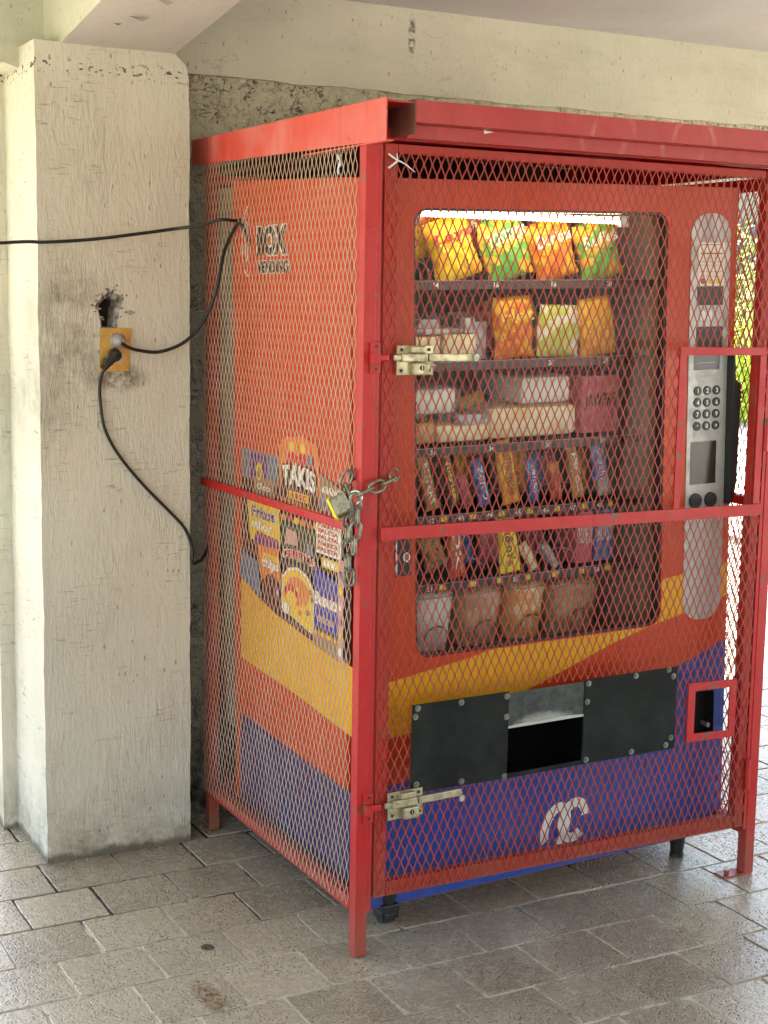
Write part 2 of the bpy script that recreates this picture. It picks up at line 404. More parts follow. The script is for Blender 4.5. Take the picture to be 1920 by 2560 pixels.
# pavers: courses along x, 0.212 deep, blocks 0.2187 long, every second course shifted
bm = NB(); lay = bm.faces.layers.float.new('tonef')
vl = bm.verts.layers.float.new('tone')
rows = range(-29, 24)
rg = random.Random(3)
for r in rows:
    y0 = .105 + r*.212 - .106+.106; off = .1975 if r % 2 == 0 else .106
    for k in range(-24, 26):
        x0 = off + k*.2187
        cx, cy = x0+.109, y0+.106
        if not (-5.0 < cx < 5.4): continue
        near = -1.2 < cx < 2.6 and -1.2 < cy < 1.7
        gp = .0024+rg.uniform(-.0010, .0018); n = 7 if near else 1
        jz = rg.uniform(-.0009, .0010); tx, ty = rg.uniform(-.005, .005), rg.uniform(-.005, .005)
        hx, hy = .10935-gp, .106-gp
        dx, dy = rg.uniform(-.0022, .0022), rg.uniform(-.0022, .0022)
        ring = []
        cor = [(-hx, -hy), (hx, -hy), (hx, hy), (-hx, hy)]
        for a in range(4):
            A, B = cor[a], cor[(a+1) % 4]
            for q in range(n):
                t = q/n; ring.append([A[0]+(B[0]-A[0])*t, A[1]+(B[1]-A[1])*t])
        chip = rg.randrange(4) if (near and rg.random() < .35) else -1
        for i, P in enumerate(ring):
            if near:
                P[0] += rg.uniform(-.0013, .0013); P[1] += rg.uniform(-.0013, .0013)
                if i % n == 0:
                    s = .985 if i//n != chip else .93
                    P[0] *= s; P[1] *= s
        tone = rg.random()
        rs = []
        for ins, z in ((0, -.012), (0, -.0026), (.0006, -.0008), (.0022, 0)):
            L = []
            for P in ring:
                d = math.hypot(*P); s = 1-ins/d*1.2
                x, y = P[0]*s, P[1]*s
                v = bm.verts.new((cx+dx+x, cy+dy+y, z+jz+(x*tx+y*ty if z > -.01 else 0))); v[vl] = tone; L.append(v)
            rs.append(L)
        N = len(ring)
        for a in range(3):
            for i in range(N):
                j = (i+1) % N; bm.faces.new((rs[a][i], rs[a][j], rs[a+1][j], rs[a+1][i]))
        bm.faces.new(rs[3])
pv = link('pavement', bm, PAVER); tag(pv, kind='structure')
# lawn beyond
bm = NB()
for X0, X1, Y0, Y1 in ((9, 60, 14, 60), (-60, -12, -30, 60)):
    bm.faces.new([bm.verts.new(v) for v in ((X0, Y0, -.004), (X1, Y0, -.004), (X1, Y1, -.004), (X0, Y1, -.004))])
tag(link('lawn', bm, simple_ground('lawn_green', (.12, .24, .02), (.22, .34, .05), 6)), kind='structure')

# ------------------------------------------------------------------ building
PX0, PX1, PY, WY = -.522, -.080, .950, 1.130
def jag(a, b, n, amp, rg):
    out = []
    for i in range(n):
        t = i/n; out.append((a[0]+(b[0]-a[0])*t+rg.uniform(-amp, amp), a[1]+(b[1]-a[1])*t+rg.uniform(-amp, amp)))
    return out
# pillar: plastered concrete post with a broken hole above the socket
bm = NB(); rg = random.Random(11)
def edge_noise(z): return .0010*math.sin(z*19)+.0008*math.sin(z*61+1)+.0008*math.sin(z*173)+.0005*math.sin(z*410)
top = 2.325
hole = []
for x, z in ((-.345, 1.545), (-.347, 1.575), (-.352, 1.60), (-.362, 1.613), (-.356, 1.625), (-.347, 1.632), (-.340, 1.645), (-.328, 1.650), (-.322, 1.662), (-.313, 1.658), (-.305, 1.664), (-.300, 1.650), (-.288, 1.645), (-.276, 1.640), (-.282, 1.622), (-.290, 1.61), (-.292, 1.59), (-.296, 1.57), (-.297, 1.545)):
    hole.append((x, z))
outer = []
nz = 60
for i in range(nz+1):
    z = top*i/nz; outer.append((PX0+edge_noise(z), z))
for i in range(nz, -1, -1):
    z = top*i/nz; outer.append((PX1+edge_noise(z+3)*.9-(0 if z < 2.27 else .006 if z < 2.3 else .040), z if z < 2.3 else 2.322))
loops = [outer, hole]
tri = tessellate_polygon([[Vector((p[0], p[1], 0)) for p in l] for l in loops])
flat = outer+hole
fv = [bm.verts.new((p[0], PY, p[1])) for p in flat]
for t in tri:
    try: bm.faces.new([fv[i] for i in t])
    except ValueError: pass
no = len(outer)
bv = [bm.verts.new((p[0], 1.29 if i <= nz else 1.08, p[1])) for i, p in enumerate(outer)]
for i in range(nz): bm.faces.new((fv[i], fv[i+1], bv[i+1], bv[i]))
for i in range(nz+1, no-1): bm.faces.new((fv[i], fv[i+1], bv[i+1], bv[i]))
bm.faces.new((fv[nz], fv[nz+1], bv[nz+1], bv[nz]))
hb = [bm.verts.new((p[0]*.7-.32*.3, PY+.012+.014*((i*7) % 3)/2, p[1]*.75+1.59*.25)) for i, p in enumerate(hole)]
hc = [bm.verts.new((v.co.x*.8-.32*.2, PY+.065, v.co.z)) for v in hb]
nh = len(hole)
for i in range(nh):
    j = (i+1) % nh
    bm.faces.new((fv[no+i], fv[no+j], hb[j], hb[i])).material_index = 1
    bm.faces.new((hb[i], hb[j], hc[j], hc[i])).material_index = 1
bm.faces.new(hc).material_index = 2
RAW = base_mat('broken_concrete', (.20, .16, .13), .95)
g = G(RAW); p = g.pos(); g.color(g.mix(g.ramp(g.noise(p, 70, 5, .7), [(.35, 0), (.65, 1)]), (.12, .085, .07), (.52, .46, .40))); g.normal(g.bump(g.noise(p, 90, 4), .9, .01))
pil = link('concrete_pillar', bm, [PILLAR, RAW, base_mat('hole_dark', (.03, .022, .018), .95)])
tag(pil, 'square cream plastered concrete pillar with an electrical socket and broken hole', 'pillar')
# crumbs of broken plaster round the hole (part of the pillar)
bm = NB()
for i in range(46):
    h = hole[i % nh]; a = Vector((h[0]+rg.uniform(-.012, .010), 0, h[1]+rg.uniform(-.006, .012)))
    if a.z < 1.575: continue
    s = rg.uniform(.0018, .0045)
    ico = bmesh.ops.create_icosphere(bm, subdivisions=1, radius=s)
    rx = rg.uniform(-.5, .5)
    for v in ico['verts']: v.co = Vector((v.co.x*1.5+rx*v.co.z+a.x, v.co.y*.4+PY, v.co.z*.8+a.z)) + Vector((rg.uniform(-1, 1), 0, rg.uniform(-1, 1)))*s*.45
for q in range(5):
    ico = bmesh.ops.create_icosphere(bm, subdivisions=1, radius=rg.uniform(.004, .007))
    for v in ico['verts']: v.co = Vector((v.co.x*1.5-.268+q*.004, v.co.y*.6+PY, v.co.z*.7+1.598+rg.uniform(-.003, .003)))
link('broken_rim', bm, RAW, pil)
# wall behind and right of the pillar, up to the open side
WX1 = 1.98
bm = NB()
box(bm, PX1-.3, WX1, WY, WY+.20, 0, 2.31); box(bm, WX1, 4.4, WY, WY+.20, 2.13, 2.31)
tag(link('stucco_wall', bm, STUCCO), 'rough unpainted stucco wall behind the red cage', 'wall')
bm = NB(); box(bm, -.566, PX0+.05, 1.285, 1.45, 0, 2.32)
tag(link('plaster_wall', bm, PILLAR), 'narrow bright cream wall end left of the pillar', 'wall')
# long beam along the wall
bm = NB(); YB = 1.115
outl = []
rg = random.Random(5)
N = 60
for i in range(N+1):
    x = -.13+(4.4+.13)*i/N; outl.append((x, 2.296+rg.uniform(-.0035, .0035)))
outl += [(4.4, 2.70), (-.13, 2.70)]
plate(bm, outl, .30, lambda u, w_, t: Vector((u, YB+t, w_)))
tag(link('concrete_beam', bm, PLAST), 'long cream concrete beam above the red roof of the cage', 'beam')
# left beam
bm = NB(); outl = []
for i in range(N+1):
    x = -3.4+(3.4-.36)*i/N; outl.append((x, 2.275+rg.uniform(-.012, .012)))
outl += [(-.36, 2.70), (-3.4, 2.70)]
plate(bm, outl, .25, lambda u, w_, t: Vector((u, 1.115+t, w_)))
tag(link('concrete_beam', bm, PLAST), 'cream beam with a ragged lower edge at the top left corner', 'beam')
# sloping beam coming towards the viewer
bm = NB()
bx0, bx1 = -.450, -.122
prof = [(1.30, 2.322), (.948, 2.322)]
yy = .948; sl = (2.394-2.333)/(.95-.499)
prof += [(-.7, 2.322+(.948+.7)*sl*1.02), (-.7, 3.4), (1.30, 3.4)]
f = [bm.verts.new((bx0, y, z)) for y, z in prof]; b = [bm.verts.new((bx1, y, z)) for y, z in prof]
bm.faces.new(f); bm.faces.new(b)
for i in range(len(prof)):
    j = (i+1) % len(prof); fc = bm.faces.new((f[i], f[j], b[j], b[i]))
    if i in (0, 1): fc.material_index = 1
tag(link('sloping_beam', bm, [PLAST, SOFF]), 'sloping beam with a pale grey underside rising from the pillar top', 'beam')
# peeled paint flakes on its underside
bm = NB()
for (u, v, s) in ((345, 42, .016), (292, 58, .007), (412, 3, .012)):
    y = .948-.2; 
    d = pix(u, v)
    # intersect with the sloping plane z = 2.322 + (.948-y)*sl
    t = (2.322+(.948-CAM.y)*sl*1.02-CAM.z)/(d.z+d.y*sl*1.02); P = CAM+d*t
    a = [bm.verts.new(P+Vector(q)*s) for q in ((-1.6, 0, -.02), (0, .5, -.02), (1.9, -.3, -.02), (.4, -.9, -.9))]
    bm.faces.new((a[0], a[1], a[3])); bm.faces.new((a[1], a[2], a[3]))
sb = bpy.data.objects['sloping_beam']
link('peeling_paint', bm, SOFF, sb)
# ceiling slab; its run behind the viewer is lengthened to cut frontal light
bm = NB(); box(bm, -3.4, 4.4, -9.2, YB-.002, 2.558, 2.80); box(bm, -3.4, 4.4, YB+.302, 3.6, 2.60, 2.80)
tag(link('ceiling_slab', bm, CEIL), 'smooth grey painted ceiling slab above the beam', 'ceiling')

bm = NB(); box(bm, -3.4, 4.4, -9.4, -9.2, 0, 2.8)  # added unseen wall that holds back light from behind the viewer
tag(link('plaster_wall', bm, PLAST), 'added cream wall out of view behind the viewer, cutting frontal light', 'wall')

# ------------------------------------------------------------------ expanded-metal mesh
def expanded(bm, u0, u1, w0, w1, fn, pu=.0243, pw=.0525, sw=.0016, th=.0006, cut=(), skew=0):
    nu = int((u1-u0)/pu); h = pw/2
    nw = int((w1-w0)/h)
    def jit(u, k, q): return math.sin(round(u/pu*2)*12.9898+k*78.233+q*37.7)*43758.5453 % 1 - .5
    def sag(u, w_): return .0022*math.sin(u*9+1)*math.sin(w_*5+.6)+.0009*math.sin(u*31)*math.sin(w_*17)
    prof = [(0, 0), (.11, .04), (.34, .30), (.66, .70), (.89, .96), (1, 1)]
    for i in range(nu+2):
        for k in range(nw):
            ua = u0+(i+(.5 if k % 2 else 0))*pu - .5*pu
            for s in ((1, -1)):
                ub = ua+s*pu/2
                um = (ua+ub)/2; wm = w0+(k+.5)*h
                if um < u0 or um > u1: continue
                if any(c[0] < um < c[1] and c[2] < wm < c[3] for c in cut): continue
                prev = None
                ja = (jit(ua, k, 0)*.0016, jit(ua, k, 1)*.0030); jb = (jit(ub, k+1, 0)*.0016, jit(ub, k+1, 1)*.0030)
                for (t, a) in prof:
                    cu = ua+(ub-ua)*a+ja[0]*(1-t)+jb[0]*t; cw = w0+(k+t)*h+ja[1]*(1-t)+jb[1]*t; sg = sag(cu, cw)
                    off = s*.0009*(1-2*a)          # strands bond side by side
                    cu += off
                    tw = skew*(1 if k % 2 else -1)
                    q = [bm.verts.new(fn(cu-sw, cw, -th+sg)), bm.verts.new(fn(cu+sw, cw, -th+sg)),
                         bm.verts.new(fn(cu+sw, cw, th+sg)), bm.verts.new(fn(cu-sw, cw, th+sg))]
                    if prev:
                        for e in range(4):
                            bm.faces.new((prev[e], prev[(e+1) % 4], q[(e+1) % 4], q[e]))
                    prev = q

# ------------------------------------------------------------------ cage
W, D, PW = 1.309, 1.042, .045
cage = empty('metal_cage', (0, 0, 0))
tag(cage, 'red welded steel cage of expanded metal mesh around the vending machine', 'cage')
def part(name, bm, mat, parent, **k): return link(name, bm, mat, parent, **k)
for (x0, y0, nm) in ((0, 0, 'fl'), (W-PW, 0, 'fr'), (0, D-PW, 'bl'), (W-PW, D-PW, 'br')):
    bm = NB()
    front = nm[0] == 'f'
    pwx = .033 if nm == 'fl' else PW-.012
    xo = x0 if nm[1] == 'l' else x0+.012
    box(bm, xo, xo+pwx, y0, y0+PW-.01, 0.004, 2.085, .002)
    if nm == 'fl': box(bm, .033, .045, .002, .006, .118, 2.085, .001)
    if nm == 'fr':
        box(bm, xo-.012, xo, .002, .006, .14, 2.0, .001)
        box(bm, xo-.075, xo+.03, .0, .045, 0.0, .005, .001)
        cyl(bm, (xo-.05, .02, .004), (xo-.05, .02, .018), .008, n=6)
    post = part('post', bm, RED if front else RED_D, cage)  # back posts take the darker red as painted shade
# rails
def rail(name, *b, mat=RED): bm = NB(); box(bm, *b, .0015); return part(name, bm, mat, cage)
z0, z1 = .118, .152
rail('bottom_rail', -.0005, .030, .037, D-PW-.001, z0, z1, mat=RED)
rail('middle_rail', -.012, -.0065, .048, D-.002, 1.084, 1.106)
rail('top_rail', 0.001, .030, .037, D-PW-.001, 2.050, 2.086)
rail('bottom_rail', W-.031, W+.0005, .037, D-PW-.001, z0, z1)
rail('middle_rail', W-.031, W+.0005, .037, D-PW-.001, 1.080, 1.106)
rail('top_rail', W-.030, W, .037, D-PW-.001, 1.962, 1.998)
rail('bottom_rail', .035, W-.035, D-.042, D-.012, z0, z1)
rail('top_rail', .035, W-.035, D-.042, D-.012, 1.965, 1.998)
rail('top_rail', .035, W-.035, .006, .036, 2.018, 2.048)
# side meshes
bm = NB(); expanded(bm, .035, D-.008, .128, 2.035, lambda u, w_, t: Vector((-.0035+t*1.0, u, w_)), pw=.0515, sw=.0012)
part('side_mesh', bm, MESH_S, cage)
bm = NB(); expanded(bm, .010, D-.008, .128, 1.995, lambda u, w_, t: Vector((W-.035+t, u, w_)), pw=.0515)
part('side_mesh', bm, MESH_F, cage)
# roof with its fascias
bm = NB()
box(bm, .001, W+.10, -.104, D+.015, 2.090, 2.094)
roof = part('roof', bm, RED, cage)
bm = NB(); f_ = [(-.1105, 2.003), (-.1105, 2.0985), (1.122, 2.105), (1.122, 2.032)]
plate(bm, f_, .003, lambda u, w_, t: Vector((-.005-t, u, w_)))
box(bm, -.005, .012, -.110, .35, 2.002, 2.005)
part('fascia', bm, painted('fascia_red', (.66, .075, .055), dust=(.72, .36, .32), dustamt=.4, rough=.33, scale=5, chips=.15), roof)
bm = NB()
box(bm, .072, W+.13, -.1065, -.1035, 2.0485, 2.0985, .0005)
box(bm, .0745, W+.13, -.103, -.060, 2.0485, 2.0515)
box(bm, .0745, W+.13, -.062, -.059, 2.018, 2.048)
box(bm, .0745, W+.13, -.0585, -.030, 2.017, 2.020)
endc = NB(); box(endc, .068, .0715, -.1065, .020, 2.022, 2.0985)
part('end_cap', endc, painted('end_cap_shade_brown', (.12, .04, .028), dustamt=.3, rough=.6), roof)  # rusty brown, darkened for the shade behind the left fascia
FF = painted('fascia_front', (.40, .025, .025), dust=(.50, .14, .12), dustamt=.4, rough=.33, scale=4, chips=.3)
g = G(FF); p = g.pos(); cc = g.b.inputs['Base Color'].links[0].from_socket
for u_, v_ in ((1535, 345), (1735, 360)):
    P_ = at_y(u_, v_, -.106)
    ring = g.ramp(g.blob(P_.x, -.106, P_.z, .085, .3, .085), [(.10, 0), (.20, 1), (.26, 1), (.34, 0)])
    cc = g.mix(g.math('MULTIPLY', g.math('MULTIPLY', ring, g.ramp(g.noise(p, 18, 4, .7), [(.40, 0), (.62, 1)])), .28), cc, (.70, .36, .30))
g.color(cc)
part('fascia', bm, FF, roof)
bm = NB(); box(bm, W+.006, W+.009, -.10, D, 2.01, 2.098)
part('fascia', bm, RED, roof)

bm = NB(); box(bm, .004, W-.004, D-.011, D-.009, .12, 2.088)
part('added_shade_sheet', bm, painted('shade_sheet_brown', (.07, .018, .012), dustamt=.1, rough=.7), cage)  # added dark sheet standing in for the shade at the back of the cage

# door
DY = .000
door = empty('door', (0, 0, 0)); door.parent = cage
bm = NB()
dx0, dx1, dz0, dz1 = .0525, 1.259, .150, 2.010
box(bm, dx0, dx0+.034, .003, .033, dz0, dz1, .0015)
box(bm, dx1-.030, dx1, .003, .033, dz0, dz1, .0015)
box(bm, dx0+.035, dx1-.035, .0035, .0325, dz0, dz0+.038, .0015)
box(bm, dx0+.035, dx1-.035, .0035, .0325, dz1-.022, dz1, .0015)
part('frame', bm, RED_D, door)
KW = (.966, 1.226, 1.104, 1.512); CF = (1.052, 1.181, .453, .578); PL = (.149, .986, .416, .648)
bm = NB()
expanded(bm, dx0+.003, dx1-.003, dz0+.004, dz1-.012, lambda u, w_, t: Vector((u, -.001+t, w_)), cut=(KW, CF, (.155, .98, .425, .64), (.44, .672, .42, .55)))
part('door_mesh', bm, MESH_F, door)
bm = NB()
plate(bm, [(.050, 1.067), (1.256, 1.065), (1.256, 1.097), (.050, 1.098)], .006, lambda u, w_, t: Vector((u, -.0035-t, w_)))
part('crossbar', bm, RED, door)
bm = NB()
plate(bm, [(.947, 1.099), (.947, 1.534), (1.250, 1.533), (1.250, 1.512), (.967, 1.512), (.967, 1.099)][::-1], .005, lambda u, w_, t: Vector((u, -.0035-t, w_)))
plate(bm, [(1.228, 1.099), (1.228, 1.5105), (1.250, 1.5105), (1.250, 1.099)], .005, lambda u, w_, t: Vector((u, -.0035-t, w_)))
part('keypad_frame', bm, RED, door)
bm = NB()
plate(bm, [(1.030, .434), (1.030, .603), (1.203, .598), (1.203, .430)], .005, lambda u, w_, t: Vector((u, -.0035-t, w_)), holes=[[(1.054, .456), (1.180, .451), (1.180, .577), (1.054, .580)]])
part('coin_frame', bm, RED, door)
rw = random.Random(8)
for x0, z0, n, dx_, dz_ in ((.057, 1.064, 6, .005, 0), (1.222, 1.062, 6, .005, 0), (.949, 1.531, 4, 0, -.005), (1.034, .600, 4, .005, 0), (1.198, .434, 4, 0, .005), (.968, 1.100, 5, .004, 0)):
    bm = NB()
    for k in range(n):
        r_ = bmesh.ops.create_uvsphere(bm, u_segments=8, v_segments=5, radius=rw.uniform(.0026, .0036))
        for v in r_['verts']: v.co = Vector((v.co.x+x0+dx_*k*.8, v.co.y*.6-.0075, v.co.z+z0+dz_*k*.8+rw.uniform(-.0006, .0006)))
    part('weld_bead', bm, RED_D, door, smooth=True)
# black pick-up cover with bolts
cover = NB()
def pf(dy): return lambda u, w_, t: Vector((u, dy-t, w_))
sl_ = lambda x: .0075*(x-.15)/.84
plate(cover, [(.149, .414), (.149, .643), (.436, .646), (.436, .414)], .003, pf(-.0038))
plate(cover, [(.676, .419), (.676, .651), (.988, .656), (.988, .423)], .003, pf(-.0038))
plate(cover, [(.4365, .549), (.4365, .642), (.6755, .647), (.6755, .553)], .002, pf(-.0025), mi=2)
plate(cover, [(.4365, .412), (.4365, .424), (.6755, .430), (.6755, .418)], .002, pf(-.0025))
# chute box behind the opening
for b in ((.4365, .6755, .010, .095, .420, .422), (.4345, .4365, .0, .095, .420, .55), (.6755, .6775, .0, .095, .420, .55), (.4365, .6755, .093, .095, .423, .55)):
    box(cover, *b, mi=1)
def scuffed():
    m = speck_metal('scuffed_sheet', (.016, .018, .016), .5, .0, (.10, .11, .10), .6, 30); g = G(m); p = g.pos()
    b_ = g.b.inputs['Base Color'].links[0].from_socket
    g.color(g.mix(g.math('MULTIPLY', g.ramp(g.math('ADD', g.blob(.556, 0, .545, .16, .3, .055), g.math('MULTIPLY', g.noise(p, 45, 5, .8), .5)), [(.55, 0), (.85, 1)]), .8), b_, (.34, .34, .30))); return m
coverp = part('pickup_cover', cover, [BPLATE, base_mat('chute_black', (.002, .002, .002), .9, Specular_IOR_Level=.05), scuffed()], door)
bmat = speck_metal('bolt_metal', (.24, .23, .21), .45, .7, (.1, .08, .06), .5)
for u, v in ((.165, .633), (.158, .612), (.292, .634), (.430, .635), (.430, .580), (.428, .420), (.165, .435), (.298, .425), (.688, .640), (.686, .590), (.688, .430), (.845, .645), (.958, .650), (.975, .630), (.975, .455), (.958, .436), (.84, .432)):
    bm = NB(); cyl(bm, (u, -.006, v), (u, -.0075, v), .0085, n=12); cyl(bm, (u, -.0073, v), (u, -.012, v), .0058, .0045, n=6)
    part('bolt', bm, bmat, door)
bm = NB(); plate(bm, [(.437, .5475), (.437, .5535), (.49, .557), (.55, .556), (.61, .560), (.675, .558), (.675, .552)], .0008, pf(-.0055))
part('worn_edge', bm, plastic('worn_paint_edge', (.42, .42, .38), .6), door)
# slide bolts
def slide_bolt(x, z, L, rot=0, tagw=False):
    r = empty('slide_bolt', (x, -.005, z), (0, rot, 0)); r.parent = door
    bm = NB()
    box(bm, 0, .100, -.004, 0, -.071, 0, .001)
    box(bm, .030, .072, -.020, -.003, -.017, -.001, .003)
    box(bm, .008, .080, -.016, -.002, -.0395, -.0185, .003)
    box(bm, .038, .082, -.021, -.003, -.071, -.041, .004)
    for a, b in ((.012, -.010), (.088, -.010), (.012, -.060), (.090, -.060)): cyl(bm, (a, -.0045, b), (a, -.0055, b), .0042, n=10, mi=1)
    cyl(bm, (.060, -.0212, -.053), (.060, -.0222, -.053), .0062, n=14, mi=1)
    box(bm, .0590, .0610, -.0232, -.0223, -.057, -.049)
    link('lock_body', bm, [BRASS, BLKINK], r)
    bm = NB()
    box(bm, .084, .084+L, -.014, -.006, -.0385, -.0195, .002)
    be = NB(); box(be, -.012, .008, -.013, -.004, -.036, -.022, .002); link('bolt_tip', be, BRASS, r)
    tg = NB()
    if tagw: box(tg, .078+L, .092+L, -.016, -.014, -.053, -.037, .001, mi=1); cyl(tg, (.084+L, -.015, -.038), (.084+L, -.015, -.028), .0016, n=6)
    else: cyl(tg, (.080+L, -.018, -.029), (.080+L, -.0145, -.029), .0085, n=16, mi=1)
    link('bolt_bar', bm, [BRASS, STEEL], r); link('knob', tg, [BRASS, STEEL], r)
slide_bolt(.086, 1.538, .135)
slide_bolt(.082, .424, .125, R_(-1.5), True)
for zc in (1.509, .393):
    bm = NB()
    box(bm, .016, .044, -.0055, -.001, zc-.038, zc+.037, .001)
    for b in (-.027, .027): cyl(bm, (.032, -.0056, zc+b), (.032, -.0064, zc+b), .0035, n=10, mi=1)
    box(bm, .017, .0195, -.022, -.005, zc-.012, zc+.012); box(bm, .0195, .036, -.022, -.0195, zc-.012, zc+.012)
    box(bm, .030, .062, -.0175, -.0065, zc-.009, zc+.009, .004)
    part('bolt_keeper', bm, [RED, BLKINK], cage)
for zc in (1.29, .31):
    bm = NB(); cyl(bm, (1.262, -.007, zc-.045), (1.262, -.007, zc+.045), .008, n=14); cyl(bm, (1.262, -.007, zc-.001), (1.262, -.007, zc+.001), .0086, n=14)
    part('hinge', bm, RED, cage)

# ------------------------------------------------------------------ vending machine (stands a little crooked: right side up by 1.6 degrees, leaning forward by 2.7)
MO = Vector((.062, .100, .090)); TH = R_(1.6)
PH = R_(2.7); MM0 = Matrix.Translation(MO) @ Matrix.Rotation(-TH, 4, 'Y')
RN = Matrix.Rotation(-TH, 4, 'Y') @ Matrix.Rotation(PH, 4, 'X'); PIV = Vector((0, 0, .9))
MO2 = MM0 @ PIV - RN @ PIV; MM = Matrix.Translation(MO2) @ RN; MMI = MM.inverted(); OC = MMI @ CAM
def lean_front(o):      # dimensions were taken on an upright door plane: carry them over to the leaning one
    for v in o.data.vertices:
        d = MMI.to_3x3() @ (MM0 @ v.co - CAM); v.co = OC+d*((v.co.y-OC.y)/d.y)
        v.co.x = max(v.co.x, .0005)
def lean_side(o):
    for v in o.data.vertices:
        d = MMI.to_3x3() @ (Vector((.06+v.co.x, .1+v.co.y, .09+v.co.z))-CAM); q_ = OC+d*((v.co.x-OC.x)/d.x)
        v.co = Vector((v.co.x, min(max(q_.y, .001), MD-.001), max(q_.z, .001)))
vm = empty('vending_machine', MO2, (PH, -TH, 0))
tag(vm, 'snack vending machine with orange red, yellow and blue wrap standing inside the cage', 'vending machine')
MW, MH, MD = 1.203, 1.846, .79
def V(x, y, z): return Vector((x, y, z))
WINR = rrect(.172, .962, .636, 1.777, .040)
bm = NB()
plate(bm, [(0, -.016), (MW, -.016), (MW, MH), (0, MH)], .035, lambda u, w_, t: V(u, t, w_), holes=[WINR, rrect(1.092, 1.166, .285, .42, .012, 3)])
doorp = link('door_panel', bm, WRAP, vm)
bm = NB()   # cabinet shell behind the door
box(bm, 0, .10, .037, MD, 0, MH, .003); box(bm, 1.045, MW, .037, MD, 0, MH, .003)
box(bm, .1002, 1.0448, .037, MD, 0, .56); box(bm, .1002, 1.0448, .037, MD, 1.80, MH)
cab = link('cabinet', bm, WRAP, vm)
bm = NB()   # interior liner
box(bm, .1003, .104, .04, MD-.02, .56, 1.80); box(bm, 1.005, 1.009, .04, MD-.02, .56, 1.80)
box(bm, .105, 1.004, MD-.04, MD-.03, .562, 1.798); box(bm, .105, 1.004, .04, MD-.045, .5605, .564); box(bm, .105, 1.004, .04, MD-.045, 1.795, 1.799)
link('interior_liner', bm, base_mat('liner_brown', (.30, .24, .185), .55), vm)
bm = NB(); box(bm, .01, MW-.01, MD+.001, MD+.135, .208, 1.828, .004)
m = base_mat('rear_board', (.26, .20, .13), .85); g = G(m); p = g.pos()
c = g.mix(g.ramp(g.noise(p, 6, 5), [(.3, 0), (.7, 1)]), (.15, .11, .07), (.22, .165, .11)); c = g.mix(g.ramp(g.voro(g.pos((1, 1, .6)), 60), [(.1, .9), (.22, 0)]), c, (.05, .035, .025)); g.color(c)
link('rear_housing', bm, m, vm)
# glass and seal
bm = NB(); plate(bm, rrect(.165, .969, .629, 1.784, .045), .004, lambda u, w_, t: V(u, .030+t, w_))
gl = base_mat('window_glass', (1, 1, 1), .02); gl.node_tree.nodes['Principled BSDF'].inputs['Transmission Weight'].default_value = 1
gl.node_tree.nodes['Principled BSDF'].inputs['IOR'].default_value = 1.0
nt = gl.node_tree; b0 = nt.nodes['Principled BSDF']; out = nt.nodes['Material Output']
tr = nt.nodes.new('ShaderNodeBsdfTransparent'); gs = nt.nodes.new('ShaderNodeBsdfGlossy'); gs.inputs['Roughness'].default_value = .06
fr = nt.nodes.new('ShaderNodeFresnel'); fr.inputs['IOR'].default_value = 1.16; mx = nt.nodes.new('ShaderNodeMixShader')
nt.links.new(fr.outputs[0], mx.inputs[0]); nt.links.new(tr.outputs[0], mx.inputs[1]); nt.links.new(gs.outputs[0], mx.inputs[2]); nt.links.new(mx.outputs[0], out.inputs[0])
link('window_glass', bm, gl, vm)
bm = NB(); plate(bm, rrect(.1725, .9615, .6365, 1.7765, .0395), .028, lambda u, w_, t: V(u, .004+t, w_), holes=[rrect(.1785, .9555, .6425, 1.7705, .036)])
link('window_seal', bm, BLACK, vm)
# graphics on the door front: layers half a millimetre proud
def lay(t0): return lambda u, w_, t: V(u, -t0-t, w_)
yel_pts = [(0.001, .572), (.086, .584), (.20, .600), (.327, .618), (.405, .6335), (.92, .6335), (.942, .638), (.958, .652), (.965, .676), (.965, .764), (1.03, .771), (1.12, .781), (MW-.001, .790),
           (MW-.001, .694), (1.12, .672), (1.03, .655), (.957, .641), (.90, .628), (.80, .602), (.70, .568), (.57, .524), (.45, .488), (.33, .463), (.20, .446), (.085, .436), (.001, .431)]
bm = NB(); plate(bm, yel_pts, .0006, lay(.0002)); link('yellow_stripe', bm, YEL, doorp)
blue_pts = [(.001, -.015), (.001, .302), (.085, .309), (.25, .322), (.42, .345), (.58, .382), (.74, .430), (.90, .474), (1.022, .505), (1.10, .527), (MW-.001, .566), (MW-.001, -.015)]
bm = NB(); plate(bm, blue_pts, .0006, lay(.0002), holes=[rrect(1.092, 1.166, .285, .42, .012, 3)]); link('blue_panel', bm, BLUE, doorp)
# white chain-like emblem of two interlocked arcs
bm = NB()
def arc(cx, cz, rx, rz, a0, a1, wd, n=16, tilt=0):
    o = []; i_ = []
    for k in range(n+1):
        a = R_(a0+(a1-a0)*k/n); ct, st = math.cos(tilt), math.sin(tilt)
        for lst, q in ((o, 1), (i_, -1)):
            x = (rx+q*wd/2)*math.cos(a); z = (rz+q*wd/2)*math.sin(a)
            lst.append((cx+x*ct-z*st, cz+x*st+z*ct))
    return o+i_[::-1]
plate(bm, arc(.612, .100, .034, .060, -48, 232, .028, tilt=R_(-20)), .0006, lay(.0009))
plate(bm, arc(.672, .112, .038, .052, 26, 330, .028, tilt=R_(-20)), .0006, lay(.0016))
link('emblem', bm, WHITE, doorp)
